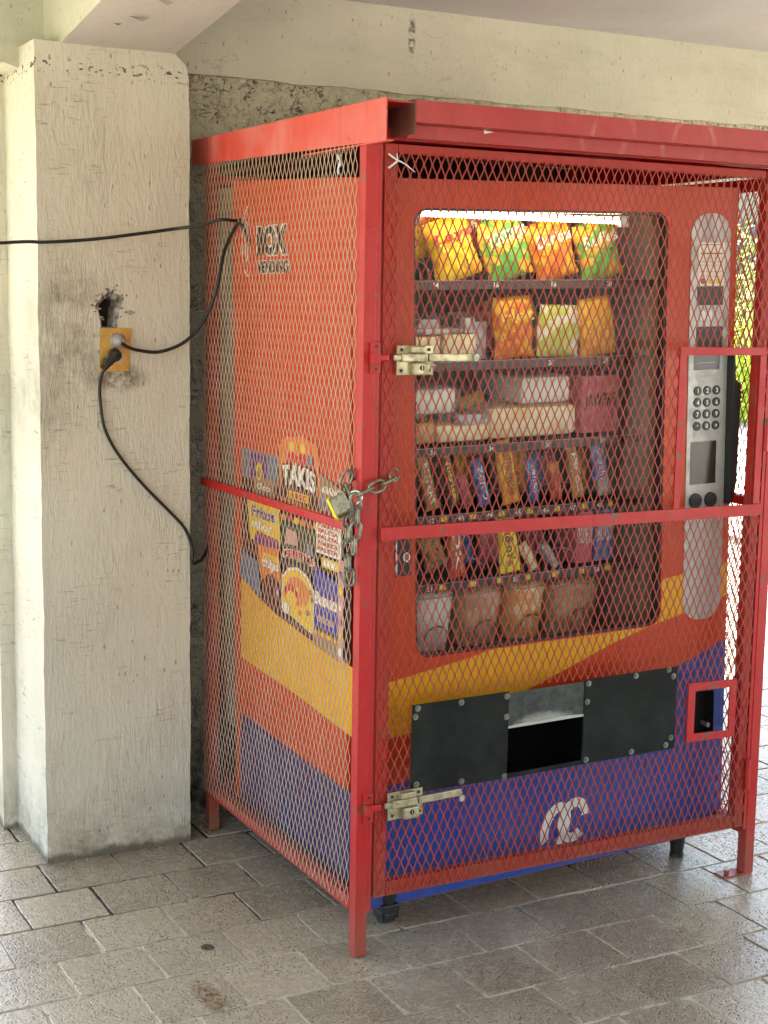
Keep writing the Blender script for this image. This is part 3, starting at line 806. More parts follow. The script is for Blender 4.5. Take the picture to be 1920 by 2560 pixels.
# control strip
strip = empty('control_strip', (0, 0, 0)); strip.parent = vm
sx0, sx1 = 1.040, 1.178
bm = NB(); plate(bm, rrect(sx0, sx1, .634, 1.776, .060, 8), .0025, lambda u, w_, t: V(u, -.0002-t, w_), holes=[rrect(1.057, 1.150, 1.345, 1.395, .002, 2), rrect(1.053, 1.147, 1.026, 1.147, .002, 2)])
link('strip_face', bm, ALU, strip)
bm = NB(); plate(bm, rrect(1.0565, 1.1505, 1.3445, 1.3955, .002, 2), .001, lay(.0004)); link('dark_display', bm, plastic('smoked_display', (.025, .022, .020), .15), strip)
bm = NB(); plate(bm, rrect(1.0525, 1.1475, 1.0255, 1.1475, .002, 2), .001, lay(.0004))
link('dark_display', bm, plastic('smoked_display', (.025, .022, .020), .15), strip)
for a in ((1.064, 1.156, 1.526, 1.577), (1.064, 1.157, 1.408, 1.467)):
    bm = NB(); plate(bm, rrect(*a, .002, 2), .0006, lay(.0028)); link('dark_reader', bm, BLACK, strip)
bm = NB(); plate(bm, rrect(1.055, 1.148, 1.3455, 1.347, .0005, 1), .0004, lay(.0030)); 
plate(bm, [(1.066, 1.366), (1.134, 1.3665), (1.134, 1.3675), (1.066, 1.367)], .0003, lay(.0015)); link('display_text', bm, WHITE, strip)
for cx, cz in ((1.086, 1.497), (1.110, 1.499)):
    bm = NB(); plate(bm, ellipse(cx, cz, .0095, .015, 14), .0006, lay(.0028)); link('arrow_mark', bm, WHITE, strip)
keys = ['1', '2', '3', '4', '5', '6', '7', '8', '9', '*', '0', '#']
for i, k in enumerate(keys):
    cx = 1.0735+.0335*(i % 3)+.0; cz = 1.2895-.0330*(i//3)
    bm = NB(); cyl(bm, (cx, -.0026, cz), (cx, -.0060, cz), .0132, .0125, n=20)
    text_bm(bm, k, .0135 if k not in '*#' else .008, lambda u, w_, t: V(cx+u, -.0061-t, cz+w_), bold=.03, depth=.0003, mi=1)
    link('keypad_button', bm, [BLACK, WHITE], strip)
for cx in (1.0745, 1.1285):
    bm = NB(); cyl(bm, (cx, -.0026, .980), (cx, -.009, .980), .0215, .0205, n=24); link('coin_button', bm, BLACK, strip)
bm = NB()   # payment sticker
plate(bm, rrect(1.066, 1.158, 1.579, 1.697, .001, 1), .0004, lay(.0027))
link('payment_sticker', bm, plastic('sticker_white', (.80, .77, .66), .5), strip)
bm = NB()
for z in (1.692, 1.669, 1.6675): box(bm, 1.072, 1.150, -.0037, -.0032, z-.0022, z)
for z in (1.655, 1.636, 1.618, 1.605): box(bm, 1.070, 1.152, -.0037, -.0032, z-.0008, z)
for x in (1.097, 1.1245): box(bm, x, x+.0008, -.0037, -.0032, 1.604, 1.669)
for k, t_ in enumerate(('$5', '$10', '$20')): text_bm(bm, t_, .007, lambda u, w_, t: V(1.083+.0275*k+u, -.0033-t, 1.645+w_))
for k, (cx, mi) in enumerate(((1.083, 0), (1.110, 1), (1.138, 1))): plate(bm, ellipse(cx, 1.592, .009, .0085, 12), .0005, lay(.0032), mi=mi)
link('sticker_print', bm, [plastic('sticker_red', (.45, .09, .05), .5), plastic('coin_yellow', (.75, .48, .05), .5)], strip)
bm = NB()   # handle housing on the right edge
prof = [(1.180, .965), (1.180, 1.40), (1.184, 1.40), (1.189, 1.32), (1.205, 1.306), (1.209, 1.28), (1.202, 1.03), (1.194, .985)]
plate(bm, prof, .045, lambda u, w_, t: V(u, -.028+t, w_)); link('handle', bm, BLACK, vm)
bm = NB(); plate(bm, rrect(.112, .160, .858, .956, .002, 2), .0006, lay(.0002)); link('lock_recess', bm, BLACK, vm)
bm = NB(); box(bm, .114, .118, -.003, -.0009, .862, .952, mi=0); plate(bm, ellipse(.146, .906, .0105, .0125, 18), .002, lay(.001), holes=[ellipse(.146, .906, .0065, .008, 18)]); plate(bm, ellipse(.146, .906, .003, .004, 10), .002, lay(.001))
link('door_lock', bm, plastic('lock_white_metal', (.7, .7, .7), .3, metal=.4), vm)
bm = NB(); plate(bm, rrect(1.0925, 1.1655, .2855, .4195, .012, 3), .0335, lambda u, w_, t: V(u, -.0012+t, w_), holes=[rrect(1.0945, 1.1635, .2875, .4175, .011, 3)]); plate(bm, rrect(1.093, 1.165, .286, .419, .012, 3), .002, lambda u, w_, t: V(u, .0325+t, w_))
link('coin_return', bm, base_mat('coin_cup', (.012, .011, .011), .5), vm)
bm = NB(); cyl(bm, (1.150, .004, .312), (1.150, .032, .312), .0075, n=12); link('coin_screw', bm, STEEL, vm)
# top light tube
bm = NB(); cyl(bm, (.215, .055, 1.768), (.835, .055, 1.755), .0088, n=16)
em = bpy.data.materials.new('fluorescent_tube'); em.use_nodes = True; ntt = em.node_tree; ntt.nodes.clear()
e = ntt.nodes.new('ShaderNodeEmission'); e.inputs[0].default_value = (1, .92, .62, 1); e.inputs[1].default_value = 4.5; oo = ntt.nodes.new('ShaderNodeOutputMaterial'); ntt.links.new(e.outputs[0], oo.inputs[0])
link('light_tube', bm, em, vm)
bm = NB(); box(bm, .19, .215, .042, .068, 1.737, 1.768, .002); link('lamp_holder', bm, GREYBIT, vm); bm = NB(); box(bm, .8352, .86, .042, .068, 1.737, 1.768, .002); link('lamp_holder', bm, GREYBIT, vm)
# shelves with label strips, dividers and coils
SHZ = [1.583, 1.372, 1.146, .962, .774]
numsets = [['14', '16', '18', '20'], ['7', '', '26', '28'], ['31', '34', '36', '38'], ['42', '43', '44', '45', '46', '47', '48'], ['51', '53', '55', '57', '58']]
METALS = plastic('tray_metal', (.12, .11, .10), .5, metal=.4)
TAGY = plastic('tag_yellow', (.75, .52, .04), .5)
for si, z in enumerate(SHZ):
    sh = empty('shelf', (0, 0, 0)); sh.parent = vm
    bm = NB(); box(bm, .106, 1.003, .150, .70, z-.014, z-.010); link('tray', bm, METALS, sh)
    bm = NB(); box(bm, .106, 1.003, .146, .1495, z-.014, z+.008); box(bm, .106, 1.003, .1445, .146, z+.0085, z+.0100, mi=1); link('label_strip', bm, [plastic('strip_black', (.03, .028, .028), .4), GREYBIT], sh)
    ns = numsets[si]
    for k, s in enumerate(ns):
        if not s: continue
        cx = .30+(.55*k/(len(ns)-1)); bm = NB(); text_bm(bm, s, .014, lambda u, w_, t: V(cx+u, .1455-t, z-.002+w_), bold=.02); link('shelf_number', bm, WHITE, sh)
    if si in (3, 4):
        for k in range(7):
            cx = .30+(.55*k/6)+.030; bm = NB(); box(bm, cx, cx+.018, .1440, .1455, z-.008, z+.006)
            link('price_tag', bm, TAGY, sh)
    # coils
    nc = (5, 4, 4, 8, 6)[si]
    for k in range(nc):
        cx = .20+.62*(k+.5)/nc; r_ = min(.028, .27/nc)*1.0
        if si == 0: r_ = .03
        pts = [(cx+r_*math.cos(a*.5), .165+a*.0125, z+r_+.002+r_*math.sin(a*.5)) for a in range(0, 34)]
        bm = NB(); tube(bm, pts, .0022, n=5); link('coil', bm, GREYBIT, sh)
# casters and feet
for x, y, kind in ((.112, .012, 'caster'), (1.130, .060, 'foot'), (.11, .70, 'caster'), (1.10, .70, 'foot')):
    bm = NB(); zb = (MM @ Vector((x, y, 0))).z
    if kind == 'foot':
        cyl(bm, (x, y, -.001), (x, y, -zb+.012), .030, .019, n=20); cyl(bm, (x, y, -zb+.012), (x, y, -zb+.001), .021, .022, n=20)
        link('foot', bm, BLACK, vm, smooth=True)
    else:
        cyl(bm, (x, y, -.001), (x, y, -zb+.060), .026, .022, n=14); box(bm, x-.026, x+.026, y-.026, y+.026, -zb+.038, -zb+.062, .004)
        box(bm, x-.026, x-.021, y-.020, y+.028, -zb+.018, -zb+.040, .002); box(bm, x+.021, x+.026, y-.020, y+.028, -zb+.018, -zb+.040, .002)
        c = link('caster', bm, BLACK, vm)
        bm = NB(); cyl(bm, (x-.018, y+.010, -zb+.032), (x+.018, y+.010, -zb+.032), .031, n=24); link('wheel', bm, plastic('caster_rubber', (.03, .028, .026), .5), c)

# ---- graphics on the left side of the cabinet
def sp(t0): return lambda u, w_, t: V(-t0-t, u, w_)          # u = depth, w = height
def spt(u0, w0, t0, flip=-1): return lambda u, w_, t: V(-t0-t, u0+flip*u, w0+w_)   # lettering read from outside
bm = NB(); plate(bm, [(.002, .622), (.056, .624), (.30, .640), (.523, .665), (.66, .692), (.788, .735), (.788, .486), (.60, .478), (.393, .468), (.20, .452), (.05, .440), (.002, .438)], .0006, sp(.0004))
link('yellow_stripe', bm, YEL, cab)
bm = NB(); plate(bm, [(.002, .001), (.002, .289), (.059, .291), (.39, .298), (.60, .306), (.788, .315), (.788, .001)], .0006, sp(.0004)); link('blue_panel', bm, painted('wrap_navy', (.018, .028, .12), dust=(.06, .06, .11), dustamt=.5, rough=.45, scale=5), cab)
lett = NB()
for dz, t0, mi, bo in ((0, .0006, 0, .11), (0, .0012, 1, .055)):
    text_bm(lett, 'BOX', .082 if mi else .088, spt(.578, 1.713, t0), width=.205 if mi else .215, bold=bo, mi=mi)
    text_bm(lett, 'VENDING', .034 if mi else .038, spt(.570, 1.641, t0), width=.215 if mi else .222, bold=bo, mi=mi)
link('lettering', lett, [WHITE, BLKINK], cab)
bm = NB(); plate(bm, arc(.745, 1.715, .046, .098, -100, 85, .004), .0006, sp(.0006)); plate(bm, arc(.758, 1.715, .012, .055, 0, 300, .006), .0006, sp(.0006))
plate(bm, arc(.760, 1.685, .006, .03, -60, 60, .004), .0006, sp(.0006))
link('logo_figure', bm, WHITE, cab)
# printed picture of sweets and crisps
def inkm(n, c): return plastic('ink_'+n, c, .4)
INK = [inkm('grey', (.16, .16, .22)), inkm('purple', (.10, .03, .16)), inkm('orange', (.78, .17, .01)), inkm('red', (.60, .015, .01)), inkm('maroon', (.08, .008, .012)), inkm('cream', (.80, .74, .62)),
       inkm('yellow', (.85, .50, .005)), inkm('green', (.012, .035, .015)), inkm('blue', (.02, .03, .30)), inkm('brown', (.30, .16, .07)), inkm('teal', (.10, .16, .24)), inkm('pink', (.65, .30, .24)), inkm('violet', (.22, .03, .12))]
GY, PU, OR, RD, MR, CR, YL, GN, BL, BR, TE, PK, VI = range(13)
pic = NB(); LV = [0]
def q(pts, mi): LV[0] += 1; plate(pic, pts, .0002, sp(.0010+LV[0]*.00025), mi=mi)
def rect(u0, u1, w0, w1, mi): q([(u1, w0), (u1, w1), (u0, w1), (u0, w0)], mi)
def word(s, u, w0, h, wd, mi, back=None, arch=0):
    LV[0] += 1
    if back is not None:
        text_bm(pic, s, h*1.12, spt(u, w0, .0010+LV[0]*.00025), width=wd*1.07, bold=.07, mi=back, arch=arch); LV[0] += 1
    text_bm(pic, s, h, spt(u, w0, .0010+LV[0]*.00025), width=wd, bold=.04, mi=mi, arch=arch)
q([(.788, .740), (.788, 1.115), (.255, 1.095), (.060, 1.00), (.060, .628), (.30, .643), (.523, .668), (.66, .695)], MR)
rect(.52, .788, 1.035, 1.118, GY); rect(.60, .72, 1.035, 1.114, PU); rect(.52, .60, 1.035, 1.112, TE)
q([(.69, .985), (.70, 1.045), (.55, 1.05), (.54, .985)], BR); word('Choco', .62, 1.02, .02, .10, CR)
q(ellipse(.655, 1.062, .022, .026), YL); q(ellipse(.655, 1.060, .012, .016), BR)
q([(.505, 1.0), (.515, 1.15), (.47, 1.178), (.36, 1.19), (.27, 1.17), (.24, 1.05), (.25, .985)], OR)
q([(.47, 1.085), (.46, 1.135), (.38, 1.150), (.29, 1.140), (.27, 1.075), (.30, 1.07)], RD)
q([(.50, 1.01), (.49, 1.10), (.27, 1.095), (.245, 1.0)], MR)
for k in range(5): q(ellipse(.46-.035*k, 1.145+.010*(k % 2), .020, .014, 12), YL if k % 2 else OR)
rect(.29, .33, 1.112, 1.142, GY)
word('TAKIS', .378, 1.070, .058, .215, CR, MR, .010)
q(ellipse(.40, 1.102, .014, .011, 14), CR)
rect(.31, .44, 1.012, 1.034, YL); word('FUEGO', .375, 1.023, .015, .11, RD)
q([(.24, .985), (.245, 1.10), (.10, 1.07), (.09, .97)], BR); q([(.235, 1.01), (.235, 1.045), (.10, 1.035), (.10, 1.0)], GY)
word('KRANKY', .165, 1.062, .020, .12, CR); word('chips', .17, 1.0, .03, .12, RD, CR)
# lower group
q([(.70, .86), (.735, .985), (.50, .98), (.49, .86)], YL); q([(.68, .85), (.66, .89), (.50, .885), (.50, .83)], VI)
word('Fritos', .61, .945, .034, .17, PU, CR); word('sabor', .62, .91, .026, .15, CR)
q([(.62, .755), (.65, .85), (.50, .86), (.48, .76)], OR); q([(.61, .80), (.61, .835), (.50, .835), (.49, .80)], YL)
word('chips', .555, .805, .040, .12, CR, RD)
q([(.785, .74), (.76, .82), (.64, .80), (.62, .70)], TE)
q(ellipse(.545, .735, .065, .045, 20), MR); q(ellipse(.505, .732, .018, .02, 14), VI); q(ellipse(.50, .735, .008, .009, 10), CR)
q([(.47, .835), (.48, .955), (.245, .945), (.235, .83)], GN)
for k in range(6): q(ellipse(.46-.042*k, .957+.002*(k % 2), .018, .010, 12), (OR, RD, YL)[k % 3])
q([(.45, .885), (.44, .93), (.37, .925), (.36, .89)], PK); rect(.27, .31, .875, .905, GY)
word('CRUJITOS', .355, .850, .030, .20, RD, CR, .012)
q([(.465, .70), (.465, .79), (.42, .822), (.36, .832), (.30, .820), (.255, .785), (.255, .665), (.30, .672), (.46, .700)], CR)
q([(.460, .70), (.460, .787), (.415, .815), (.36, .825), (.305, .813), (.262, .780), (.262, .668), (.30, .675), (.455, .700)], YL)
q(ellipse(.36, .765, .075, .040, 20), OR); q(ellipse(.40, .748, .050, .032, 18), RD); q(ellipse(.40, .735, .032, .026, 18), YL)
for k in range(9): q(ellipse(.31+.045*math.cos(k*2.4), .742+.035*math.sin(k*1.7), .012, .008, 8), (OR, BR, YL)[k % 3])
q(ellipse(.43, .707, .025, .016, 14), CR)
rect(.09, .237, .895, .985, CR); [word('PALETA', .165, .972-.016*k, .011, .12, RD) for k in range(5)]
rect(.10, .20, .862, .888, YL); rect(.115, .185, .868, .882, CR)
q([(.235, .70), (.245, .855), (.105, .835), (.095, .695)], BL); word('Bubulu', .17, .775, .036, .13, CR, RD); word('dulces', .17, .725, .024, .10, PK)
for k in range(7): q(ellipse(.22-.022*k, .815+.01*(k % 3), .004, .004, 7), GY)
q([(.24, .645), (.24, .692), (.075, .690), (.075, .632)], BR)
for k in range(8): q(ellipse(.225-.02*k, .682, .009, .006, 8), (YL, OR)[k % 2])
q([(.088, .64), (.092, .90), (.060, .90), (.058, .63)], PK)
for k in range(6): q(ellipse(.074, .66+.04*k, .010, .012, 9), (CR, YL, VI)[k % 3])
link('printed_picture', pic, INK, cab)

for o_ in [doorp]+list(doorp.children)+list(strip.children): lean_front(o_)
for o_ in vm.children:
    if o_.type == 'MESH' and o_.name.split('.')[0] in ('window_glass', 'window_seal', 'handle', 'lock_recess', 'door_lock', 'coin_return', 'coin_screw', 'light_tube', 'lamp_holder'): lean_front(o_)
for o_ in cab.children: lean_side(o_)

# ------------------------------------------------------------------ goods inside the machine
def pack_mat(name, c1, c2, c3, sc=22, shin=.28):
    m = base_mat(name, c1, shin); g = G(m); p = g.pos(obj=True)
    n = g.noise(p, sc, 2, .5, .6); v = g.noise(g.pos(obj=True, rot=(0, .6, .2)), sc*.55, 2, .5, 1)
    c = g.mix(g.ramp(n, [(.50, 0), (.53, 1)], 'LINEAR'), c1, c2)
    c = g.mix(g.ramp(v, [(.60, 0), (.63, 1)]), c, c3)
    g.color(c); g.normal(g.bump(g.noise(p, 45, 4, .6, .8), .8, .006)); return m
PALS = dict(yellow=((.85, .58, .02), (.80, .40, .02), (.75, .12, .05)), green=((.12, .42, .06), (.85, .45, .04), (.75, .70, .50)), orange=((.80, .20, .02), (.85, .42, .02), (.80, .62, .10)),
            cream=((.75, .66, .45), (.68, .52, .30), (.78, .74, .62)), white=((.72, .70, .66), (.68, .66, .60), (.52, .52, .54)), blue=((.07, .14, .42), (.12, .32, .60), (.70, .72, .76)),
            red=((.45, .05, .03), (.60, .22, .08), (.68, .58, .46)), pink=((.48, .10, .14), (.55, .16, .18), (.65, .48, .40)), tan=((.50, .28, .10), (.55, .40, .16), (.42, .06, .04)), brown=((.16, .08, .05), (.22, .12, .07), (.45, .30, .12)),
            silver=((.45, .45, .46), (.20, .20, .20), (.62, .62, .60)), clay=((.42, .27, .15), (.52, .40, .24), (.34, .20, .12)), apricot=((.72, .36, .12), (.75, .60, .34), (.55, .16, .06)), gold=((.78, .36, .03), (.82, .46, .04), (.75, .30, .02)), lemon=((.82, .68, .04), (.80, .60, .03), (.55, .35, .03)), lime=((.55, .62, .12), (.78, .74, .60), (.30, .48, .05)))
PM = {k: pack_mat('pack_'+k, *v) for k, v in PALS.items()}
GRP = {}
def place(name, bm, mat, x, y, z, label, cat, group, tilt=0, yaw=0, pitch=0, smooth=True):
    P = MM @ Vector((x, y, z))
    o = link(name, bm, mat, None, smooth=smooth)
    o.matrix_world = Matrix.Translation(P) @ Matrix.Rotation(yaw, 4, 'Z') @ Matrix.Rotation(-TH+tilt, 4, 'Y') @ Matrix.Rotation(pitch+PH, 4, 'X')
    return tag(o, label, cat, group)
def bag_bm(w_, h, t, seed, word=None, wmi=1):
    rg = random.Random(seed); bm = NB(); nx, nz = 12, 14; F = {}
    for side in (-1, 1):
        for i in range(nx+1):
            for k in range(nz+1):
                a = i/nx*2-1; b = k/nz*2-1
                th = t/2*max(0, (1-abs(a)**3))**.5*max(0, (1-abs(b)**2.6))**.55
                wr = 1-.05*(1-abs(b))*0
                x = a*w_/2*(1-.05*(1-b*b)+rg.uniform(-.006, .006)*0); z = b*h/2
                dd = th*(1+.30*math.sin(i*1.9+seed)*math.cos(k*1.3+seed*2)+rg.uniform(-.12, .12))
                x *= 1+.05*math.sin(b*3.1+seed)-.10*max(0, b)**2; x += .012*w_*math.sin(k*2.1+seed)
                if abs(b) > .86: x = a*w_/2*(1+.02*math.sin(i*3)-.08*max(0, b)); dd = .0012; z += .0012*(-1)**i
                F[side, i, k] = bm.verts.new((x, side*(dd+.0006), z+h/2))
    for side in (-1, 1):
        for i in range(nx):
            for k in range(nz):
                bm.faces.new((F[side, i, k], F[side, i+1, k], F[side, i+1, k+1], F[side, i, k+1]))
    for i in range(nx):
        for k in (0, nz): bm.faces.new((F[-1, i, k], F[-1, i+1, k], F[1, i+1, k], F[1, i, k]))
    for k in range(nz):
        for i in (0, nx): bm.faces.new((F[-1, i, k], F[-1, i, k+1], F[1, i, k+1], F[1, i, k]))
    if word:
        text_bm(bm, word, h*.20, lambda u, w2, tt: Vector((u, -t/2*.98-.003-tt, h*.70+w2)), width=w_*.80, bold=.02, mi=wmi)
    return bm
TXTM = {'w': WHITE, 'k': BLKINK, 'r': plastic('text_red', (.55, .04, .03), .4), 'y': plastic('text_yellow', (.8, .6, .06), .4), 'n': plastic('text_brown', (.10, .03, .01), .4)}
def bag(x, z, w_, h, pal, label, word=None, tc='w', y=.165, tilt=0, group='crisp bags on the top shelf', seed=None, t=.05, cat='snack bag', pitch=-.05):
    s = seed or int(x*1000+z*77)
    place('snack_bag', bag_bm(w_, h, t, s, word), [PM[pal], TXTM[tc]], x, y, z, label, cat, group, tilt, 0, pitch)
g1 = 'crisp bags on the top shelf'
bag(.385, 1.594, .142, .168, 'yellow', 'yellow crisp bag hanging at the front left of the lit top shelf', 'Lays', 'r', tilt=-.32, group=g1)
bag(.545, 1.594, .150, .168, 'green', 'green and orange crisp bag second from the left on the lit top shelf', 'TOSTITOS', 'w', tilt=-.30, group=g1)
bag(.695, 1.592, .142, .166, 'orange', 'orange red crisp bag third from the left on the lit top shelf', 'Doritos', 'w', tilt=-.30, group=g1)
bag(.845, 1.592, .142, .164, 'green', 'green crisp bag at the right end of the lit top shelf', 'Rufles', 'w', tilt=-.28, group=g1)
bag(.330, 1.655, .11, .130, 'yellow', 'yellow and red bag just behind the front yellow crisp bag', 'Papas', 'r', y=.235, tilt=-.30, group=g1)
bag(.490, 1.650, .10, .130, 'red', 'red and cream bag behind the green and orange crisp bag', 'chile', 'w', y=.245, tilt=-.25, group=g1)
bag(.255, 1.640, .13, .140, 'lemon', 'plain yellow bag in the top left corner of the machine window', None, y=.33, tilt=-.1, group=g1)
bag(.44, 1.650, .12, .130, 'green', 'dull green bag at the back left under the light tube', None, y=.36, tilt=-.1, group=g1)
bag(.62, 1.650, .13, .130, 'orange', 'pale orange bag at the back middle under the light tube', None, y=.36, tilt=.1, group=g1)
bag(.80, 1.650, .13, .125, 'lime', 'green and cream bag at the back right under the light tube', None, y=.36, tilt=-.05, group=g1)
g2 = 'snacks on the second shelf'
bag(.560, 1.384, .128, .165, 'orange', 'orange crisp bag in the middle of the second shelf', 'Hot', 'y', group=g2, tilt=-.06)
bag(.700, 1.384, .140, .140, 'lime', 'white and lime green snack bag in the middle right of the second shelf', None, group=g2, tilt=.03, t=.05)
bag(.838, 1.384, .122, .160, 'gold', 'dark orange snack bag at the right end of the second shelf', None, group=g2, tilt=-.12)
bag(.640, 1.455, .075, .075, 'lime', 'small pale green bag peeping out above the second shelf snacks', None, group=g2, y=.25)
def carton(x, z, w_, h, d, pal, label, word=None, tc='k', y=.16, tilt=0, group='', cat='snack pack', bev=.004, name='snack_pack'):
    bm = NB(); box(bm, -w_/2, w_/2, 0, d, 0, h, bev)
    if word: text_bm(bm, word, h*.3, lambda u, w2, t: Vector((u, -.0006-t, h*.55+w2)), width=w_*.85, bold=.02, mi=1)
    place(name, bm, [PM[pal], TXTM[tc]], x, y, z, label, cat, group, tilt)
carton(.275, 1.388, .10, .060, .20, 'cream', 'cream packet at the left end of the second shelf', group=g2)
carton(.385, 1.388, .10, .064, .20, 'cream', 'pale packet beside the orange bag on the second shelf', group=g2)
carton(.300, 1.452, .19, .014, .20, 'silver', 'silver and black striped flat pack lying on the cream packets', group=g2)
carton(.415, 1.4525, .03, .042, .16, 'silver', 'small black and silver pack between striped pack and orange bag', group=g2)
bm_ = None
for k, (x0, x1, z0, z1, lb) in enumerate(((.205, .275, 1.485, 1.585, 'tall pale grey divider panel at the left under the yellow crisp bag'), (.283, .345, 1.480, 1.580, 'tall pale grey divider panel second from the left under the crisp bags'), (.452, .492, 1.470, 1.572, 'narrow pale grey divider panel under the green and orange bag'))):
    bm = NB(); box(bm, 0, x1-x0, 0, .004, 0, z1-z0, .0015); box(bm, 0, .004, .0045, .30, 0, z1-z0)
    place('divider_panel', bm, plastic('divider_grey', (.50, .50, .54), .45), x0, .20, z0-.09, lb, 'divider', 'grey dividers inside the machine', smooth=False)
g3 = 'packs on the third shelf'
carton(.290, 1.242, .18, .070, .24, 'white', 'white pack at the upper left of the third shelf', group=g3, bev=.014)
carton(.665, 1.256, .165, .075, .24, 'white', 'long white pack in the upper middle of the third shelf', group=g3, bev=.014)
carton(.630, 1.163, .285, .088, .26, 'cream', 'wide cream pastry pack under the long white pack on the third shelf', group=g3, bev=.018)
carton(.405, 1.163, .170, .050, .26, 'cream', 'flat cream pastry pack at the left of the third shelf', group=g3, bev=.014)
carton(.280, 1.163, .075, .058, .26, 'tan', 'brown and cream pack at the far left of the third shelf', group=g3, bev=.010)
bm = NB()
carton(.848, 1.166, .125, .160, .16, 'pink', 'dark pink upright box with black letters at the right of the third shelf', 'JAWBRE', 'k', group=g3, bev=.003)
carton(.430, 1.2075, .10, .030, .20, 'silver', 'grey wrapped pack on top of the flat cream pastry pack', group=g3, bev=.006)
g4 = 'sweet bars on the fourth shelf'
def bar(x, z, w_, h, pal, label, word=None, tc='w', tilt=-.22, group=g4, y=.165, cat='sweet bar'):
    bm = bag_bm(w_, h, .022, int(x*991+z*13))
    if word:
        text_bm(bm, word, w_*.42, lambda u, w2, t: Vector((w2*1.0, -.0125-t, h*.5-u)), width=h*.74, bold=.015, mi=1)
    place('sweet_bar', bm, [PM[pal], TXTM[tc]], x, y, z, label, cat, group, tilt, 0, -.08)
bar(.315, .985, .040, .150, 'tan', 'tan and red bar with white letters second from the left on the fourth shelf', 'BUTERS', 'w')
bar(.385, .990, .034, .165, 'brown', 'dark brown bar with yellow letters third from the left on the fourth shelf', 'Nutrisa', 'y')
bar(.425, .984, .032, .090, 'pink', 'short pink red bar between the brown and the blue bar', None)
bar(.480, .985, .038, .130, 'blue', 'bright blue bar left of the big orange bar', 'ZERO', 'w')
bar(.566, .984, .056, .178, 'gold', 'large orange bar with dark letters in the middle of the fourth shelf', 'BUTTERFINGER', 'n', tilt=-.17)
bar(.640, .983, .034, .120, 'blue', 'blue and tan bar right of the big orange bar', 'Milky', 'w', tilt=-.12)
bar(.715, .983, .040, .105, 'red', 'red and yellow bar right of centre on the fourth shelf', None, tilt=-.12)
bar(.790, .983, .040, .150, 'tan', 'cream and orange bar near the right of the fourth shelf', 'Picos', 'w', tilt=-.18)
bar(.865, 1.030, .052, .105, 'blue', 'wide blue bar with white letters at the upper right of the fourth shelf', 'Crunch', 'w', tilt=-.15)
bar(.880, .983, .045, .070, 'silver', 'small dark silver bar at the lower right end of the fourth shelf', None, tilt=-.1)
bar(.235, .983, .030, .120, 'blue', 'thin dark blue bar at the left edge of the fourth shelf', None)
g5 = 'sweets on the fifth shelf'
bar(.400, .790, .052, .165, 'red', 'red bar with yellow top at the left of the fifth shelf', 'OK', 'w', group=g5, tilt=-.10)
bar(.570, .788, .066, .160, 'lemon', 'bright yellow packet with dark letters in the middle of the fifth shelf', "m&m's", 'n', group=g5, tilt=-.10)
bar(.650, .788, .032, .088, 'cream', 'small cream and red bar leaning left beside the yellow packet', None, group=g5, tilt=-.5)
bar(.725, .788, .028, .088, 'silver', 'small silver blue bar leaning left in the middle right of the fifth shelf', None, group=g5, tilt=-.6)
carton(.815, .790, .058, .150, .10, 'pink', 'maroon upright box near the right end of the fifth shelf', 'TRIDENT', 'w', group=g5)
carton(.885, .792, .060, .150, .10, 'blue', 'blue and white upright box at the right end of the fifth shelf', 'BLAST', 'w', group=g5)
gb = 'dim packets behind the front row'
rb = random.Random(21); ORD = ['first', 'second', 'third', 'fourth', 'fifth', 'sixth', 'seventh', 'eighth', 'ninth', 'tenth']; SHN = {1.392: 'second', 1.166: 'third', .984: 'fourth', .790: 'fifth'}
for z, n, hh, pals in ((1.392, 7, .13, ('orange', 'lime', 'gold', 'red', 'silver')), (1.166, 6, .12, ('cream', 'white', 'tan', 'silver')), (.984, 10, .13, ('tan', 'brown', 'blue', 'red', 'pink', 'gold', 'silver')), (.790, 7, .12, ('brown', 'pink', 'blue', 'tan'))):
    for k in range(n):
        x = .26+.64*(k+.5)/n+rb.uniform(-.012, .012)
        bag(x, z, .60/n*rb.uniform(.85, 1.05), hh*rb.uniform(.8, 1.1), rb.choice(pals), 'dim packet %s from the left behind the front row of the %s shelf' % (ORD[k], SHN[z]), None, y=.30+rb.uniform(-.02, .03), tilt=rb.uniform(-.35, .1), group=gb, seed=k*7+int(z*100), t=.03)
g6 = 'round-fronted tubs at the bottom of the window'
